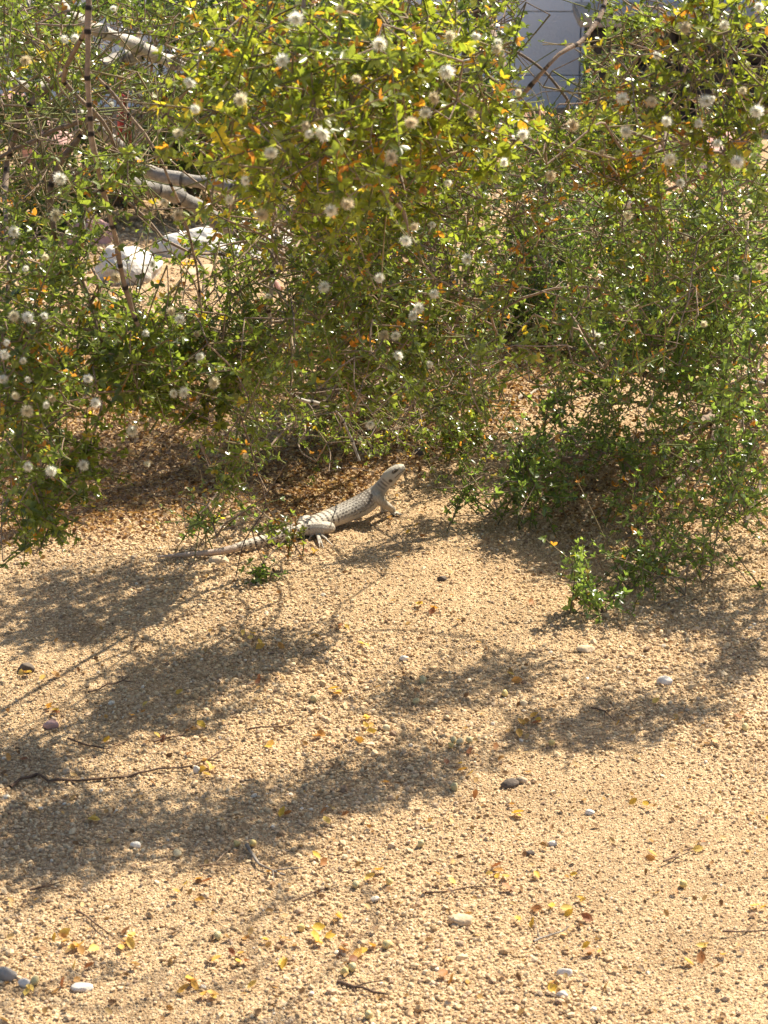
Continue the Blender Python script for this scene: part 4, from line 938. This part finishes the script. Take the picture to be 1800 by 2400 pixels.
# ------------------------------------------------------------------ single fallen things
YEL = [(.62, .42, .06), (.66, .48, .12), (.58, .34, .07), (.50, .27, .08), (.40, .19, .07), (.30, .13, .06)]
fm = {}
def fallen(px, py, kc, label, group):
    p = ground(px, py); k = int(rng.integers(8)); key = (k, kc)
    if key not in fm: fm[key] = mesh_from('fallen_leaf', FLT[k][0], FLT[k][1], M_DRY, np.array(YEL[kc]), True)
    o = link('fallen_leaf', fm[key], None, p+np.array([0, 0, .0045])); s_ = rng.uniform(.0100, .0160); o.scale = (s_, s_, s_)
    o.rotation_euler = (rng.normal(0, .5), rng.normal(0, .4), rng.uniform(0, 6.28)); tag(o, label, 'leaf', group)
CL = [(180, 2225, 10), (300, 2215, 6), (200, 2290, 3), (145, 2325, 2), (445, 2312, 5), (500, 2340, 3), (590, 2320, 1), (530, 2250, 5), (760, 2210, 6), (660, 2210, 1), (575, 2210, 1), (625, 2210, 1), (860, 2225, 1), (478, 2060, 2), (435, 2087, 1), (400, 2095, 1), (460, 2120, 1), (775, 2025, 2), (760, 2158, 2), (880, 2046, 2), (650, 2258, 3), (815, 2236, 5), (70, 2330, 2),
      (85, 1585, 4), (120, 1677, 4), (255, 1747, 1), (335, 1665, 2), (325, 1693, 1), (380, 1736, 2), (458, 1712, 2), (483, 1818, 4), (586, 1498, 3), (630, 1514, 3), (797, 1481, 2), (846, 1503, 2), (787, 1628, 3), (863, 1693, 3), (857, 1720, 3), (645, 1755, 2), (743, 1725, 2), (217, 1920, 3), (445, 1774, 2), (10, 1790, 3), (781, 1915, 3), (673, 1915, 2), (418, 1639, 1),
      (992, 1438, 3), (1247, 1421, 1), (1198, 1600, 3), (1231, 1709, 5), (1063, 1790, 3), (1090, 1823, 2), (1122, 1866, 1), (1166, 1790, 1), (1176, 1752, 1), (1442, 1714, 1), (1548, 1655, 1), (1735, 1687, 1), (1220, 1915, 2), (1166, 2045, 3), (1182, 2078, 3), (1258, 2059, 1), (1038, 2078, 2), (1627, 1980, 2), (1535, 2021, 2), (1573, 2092, 1), (1312, 2140, 3), (1377, 2121, 2), (1258, 2165, 3), (1383, 2165, 1), (1377, 2238, 2), (1415, 2238, 1), (1044, 2300, 2), (1654, 2257, 2), (1687, 2249, 1), (1654, 2219, 2), (1768, 2138, 2), (1793, 1931, 2), (1290, 2322, 3), (1361, 2062, 1), (1497, 1888, 2), (960, 1270, 3), (730, 1305, 4), (850, 1170, 3), (600, 1600, 2)]
MARKS = [(460, 1810, 'the pure white pebble'), (1195, 1842, 'the dark elongated stone'), (1080, 2163, 'the flat tan stone'), (192, 2318, 'the flat whitish stone'), (20, 2300, 'the grey corner stone'), (119, 1705, 'the pinkish stone'), (62, 1572, 'the dark brown stone'), (1557, 1602, 'the white pebble in shadow'), (1372, 1525, 'the flat stone below the seedling'), (948, 1547, 'the pebble above the middle shadow'), (530, 1318, 'the tail of the lizard'), (1320, 2310, 'the two pale pebbles'), (1294, 1980, 'the small white chip'), (1382, 1907, 'the whitish chip on open gravel'), (1036, 1360, 'the small dark stone'), (230, 1755, 'the bent dark twig'), (410, 1730, 'the short leafy twig'), (640, 1710, 'the thin shaded twig'), (620, 2035, 'the grey crooked twig'), (850, 2325, 'the thick dark bottom twig'), (1080, 2092, 'the straight thin twig'), (1600, 2005, 'the twig on bright side gravel'), (1750, 2192, 'the twig leaving the frame'), (1290, 2200, 'the greyish twig'), (220, 2170, 'the twig over bright leaves'), (1415, 1675, 'the tiny twig'), (418, 2188, 'the short pale brown twig'), (110, 2083, 'the twig below the lower shadow'), (1070, 1748, 'the cluster of four capsules'), (740, 2095, 'the very thin twig'), (850, 1200, 'the belly of the lizard'), (720, 1290, 'the hind foot of the lizard'), (505, 2036, 'the short reddish twig')]
def mark(px, py): 
    m_ = min(MARKS, key=lambda q: (q[0]-px)**2+((q[1]-py)*1.6)**2); dx, dy = px-m_[0], (py-m_[1])*1.6
    if math.hypot(dx, dy) < 45: w_ = 'right beside'
    elif abs(dx) > abs(dy): w_ = 'to the left of' if dx < 0 else 'to the right of'
    else: w_ = 'above' if dy < 0 else 'below'
    return w_+' '+m_[2]
for px, py, cnt in CL:
    for _ in range(cnt):
        kc = int(rng.choice(6, p=[.3, .2, .18, .12, .12, .08])); tone = ('bright yellow', 'pale yellow', 'golden', 'ochre', 'rust brown', 'dark brown')[kc]
        wh = mark(px, py); fallen(px+rng.normal(0, 9*cnt**.5), py+rng.normal(0, 5*cnt**.5), kc, 'small %s fallen leaf %s' % (tone, wh), 'fallen leaves '+wh)
M_CAPS = mat_attr('capsule', .6, 300, .5, .0006, 700)
cm = []
for k in range(4):
    bm = pebble(300+k, .9, 2)
    for v in bm.verts: v.co *= 1.08
    me = bm_mesh('seed_capsule', bm, M_CAPS, True); a = me.color_attributes.new('Col', 'FLOAT_COLOR', 'POINT'); cc = np.ones((len(me.vertices), 4), np.float32); cc[:, :3] = [(.56, .46, .22), (.60, .50, .30), (.50, .43, .23), (.60, .46, .18)][k]; a.data.foreach_set('color', cc.ravel()); cm.append(me)
for px, py in [(510, 2202), (83, 2308), (415, 2008), (1063, 1742), (1056, 1754), (1077, 1746), (1100, 1742), (1065, 1852), (1745, 1712), (1183, 1632), (990, 1600), (976, 1650), (592, 1985), (555, 1985), (833, 2082), (985, 1985), (808, 2285), (826, 2277), (905, 1715), (735, 1645), (911, 2075), (907, 2222), (1600, 2081), (704, 2183), (1293, 1749), (865, 2388)]:
    p = ground(px, py); o = link('seed_capsule', cm[int(rng.integers(4))], None, p+np.array([0, 0, .0045])); s_ = rng.uniform(.0042, .0058); o.scale = (s_, s_, s_); o.rotation_euler = rng.uniform(0, 6.28, 3)
    four = 1040 < px < 1110 and py < 1760
    tag(o, 'greenish round seed capsule in the cluster of four on the shaded gravel' if four else 'round greenish yellow seed capsule '+mark(px, py), 'seed capsule', 'seed capsules in the cluster of four' if four else 'single seed capsules on the gravel')
def stone(px, py, rx, ry, mat, seed, label, rz=0.0):
    p = ground(px, py); s_ = np.linalg.norm(p-CAM)/F; bm = pebble(seed, 1.0, 3)
    for v in bm.verts: v.co.x *= rx*s_*1.15; v.co.y *= rx*s_*.9; v.co.z *= ry*s_*1.15
    o = link('stone', bm_mesh('stone', bm, mat, True), None, p+np.array([0, 0, ry*s_*.45])); o.rotation_euler = (0, 0, rz); tag(o, label, 'stone')
M_PEBW = mat_noise('white_pebble', [(0.3, (.56, .49, .41)), (.7, (.72, .66, .58))], 90, .8, .001, 200)
M_PEBT = mat_noise('tan_pebble', [(0.3, (.46, .33, .20)), (.7, (.64, .50, .34))], 90, .85, .0015, 200)
M_PEBD = mat_noise('dark_pebble', [(0.3, (.07, .055, .045)), (.7, (.17, .13, .10))], 90, .85, .0015, 200)
for a in [(460, 1810, 9, 11, M_PEBW, 1, 'small pure white pebble beside the long fallen twig'), (1195, 1842, 21, 11, M_PEBD, 2, 'dark elongated stone at the edge of the shadow', .4), (1222, 1833, 15, 9, M_PEBT, 21, 'pale chip touching the dark elongated stone'), (1080, 2163, 28, 13, M_PEBT, 3, 'flat tan stone alone on sunlit gravel near the bottom'),
          (192, 2318, 23, 9, M_PEBW, 4, 'flat whitish stone near the bottom beside yellow leaves'), (57, 2310, 14, 11, M_PEBW, 5, 'rounded pale pebble beside a yellow seed capsule'), (14, 2295, 24, 22, M_ROCKG, 6, 'grey stone in the bottom corner, cut by the frame edge'), (119, 1705, 17, 12, M_ROCKP, 7, 'pinkish stone beside the clump of dry leaves'),
          (62, 1572, 20, 14, M_PEBD, 8, 'dark brown stone half in shadow above the pinkish stone'), (1557, 1602, 16, 12, M_PEBW, 9, 'white pebble at the tip of the right hand shadow'), (1372, 1525, 20, 8, M_PEBT, 10, 'flat tan stone on bright gravel below the seedling'), (948, 1547, 11, 8, M_PEBW, 11, 'whitish pebble above the middle shadow'),
          (990, 1068, 17, 14, M_PEBD, 12, 'grey stone in the shade behind the head of the lizard'), (515, 1318, 24, 11, M_PEBT, 13, 'brownish stone just in front of the tail of the lizard'), (1322, 2285, 17, 12, M_PEBW, 14, 'pale rounded pebble near the bottom, above a second one'), (1318, 2336, 13, 10, M_PEBW, 15, 'lower of two pale pebbles at the bottom'),  # stone behind the head: dark material puts the shade into its colour
          (1294, 1980, 10, 7, M_PEBW, 16, 'small white chip on bright gravel below the dark stone'), (1382, 1907, 11, 7, M_PEBW, 17, 'whitish chip on open sunlit gravel beside brown leaves'), (1036, 1360, 10, 9, M_PEBD, 18, 'small dark stone in front of the lizard'), (1241, 2003, 11, 7, M_PEBD, 19, 'small dark chip on bright gravel under the white chip'), (318, 1985, 12, 9, M_PEBW, 20, 'pale pebble in the lower shadow band')]:
    stone(*a)
def twig(pts, r, col, label, side=2):
    P = np.array([ground(*q)+np.array([0, 0, .006]) for q in pts]); Qt, pr = catmull(P, .012); Qt = Qt+rng.normal(0, .0012, Qt.shape)
    r = r*.78; P[:, 2] -= .002; Qt[:, 2] -= .002; T = Tubes(); f = np.linspace(0, 1, len(Qt)); nod = (np.arange(len(Qt)) % 3 == 0); T.add(Qt-P[0], r*(1.15-.6*f)*np.where(nod, 1.25, 1), np.array(col)*rng.uniform(.7, 1.2, (len(Qt), 1)), 6)
    for _ in range(side):
        i = rng.integers(1, max(2, len(Qt)-1)); d = Qt[i]-Qt[i-1]; d /= np.linalg.norm(d); e = np.array([-d[1], d[0], .25])*rng.choice([-1, 1])+d; e /= np.linalg.norm(e); l = rng.uniform(.012, .035)
        T.add(np.array([Qt[i], Qt[i]+e*l*.5, Qt[i]+e*l+[0, 0, -.002]])-P[0], np.array([r*.6, r*.5, r*.3]), np.array(col), 5)
    tag(link('fallen_twig', T.mesh('fallen_twig', M_WOOD), None, P[0]), label, 'twig')
BR = (.14, .085, .055); GR = (.26, .22, .18)
for a in [([(25, 1850), (88, 1820), (115, 1836), (250, 1830), (370, 1810), (450, 1800), (545, 1755)], .0019, BR, 'longest fallen twig, dark brown, beside the white pebble', 4), ([(160, 1740), (245, 1761), (305, 1735)], .0014, BR, 'bent dark twig above the longest fallen twig'), ([(360, 1745), (410, 1730), (462, 1710)], .0013, BR, 'short twig with dry leaves above the longest fallen twig'),
          ([(580, 1713), (640, 1712), (700, 1695)], .0013, BR, 'thin dark twig in the middle of the shadow bands'), ([(580, 1990), (610, 2035), (672, 2056)], .0022, GR, 'grey crooked twig at the lower edge of the shadow'), ([(795, 2305), (850, 2325), (905, 2342)], .0022, BR, 'thick dark twig at the bottom by two seed capsules'), ([(1000, 2098), (1080, 2092), (1172, 2086)], .0011, BR, 'straight thin twig with yellow leaves at its tip'),
          ([(465, 2040), (505, 2036), (548, 2034)], .0012, (.34, .22, .13), 'short reddish twig near the grey crooked twig'), ([(1555, 2030), (1600, 2005), (1650, 1980)], .0012, BR, 'thin twig on bright gravel beside yellow leaves at the side'), ([(1690, 2195), (1750, 2192), (1830, 2190)], .0012, BR, 'thin twig running out of the frame near the bottom'), ([(1245, 2215), (1290, 2200), (1336, 2182)], .0014, GR, 'greyish twig below the flat tan stone'),
          ([(180, 2140), (220, 2170), (272, 2206)], .0012, BR, 'thin twig leaning over the clump of bright yellow leaves'), ([(1385, 1662), (1415, 1675), (1442, 1697)], .0011, BR, 'tiny twig in the middle of the right hand shadow'), ([(392, 2200), (440, 2178)], .0011, (.3, .2, .12), 'short pale brown twig beside a lone seed capsule', 0), ([(1195, 950), (1250, 922), (1325, 888)], .0034, (.42, .36, .28), 'pale stick lying in the litter between the two bushes', 1),
          ([(70, 2092), (110, 2085), (155, 2072)], .0012, BR, 'thin twig just below the lower shadow band'), ([(205, 1628), (250, 1612), (305, 1594)], .0013, BR, 'thin twig below the lit gap in the upper shadow'), ([(690, 2120), (740, 2095), (790, 2078)], .0010, BR, 'very thin twig leading to a seed capsule')]:
    twig(*a)
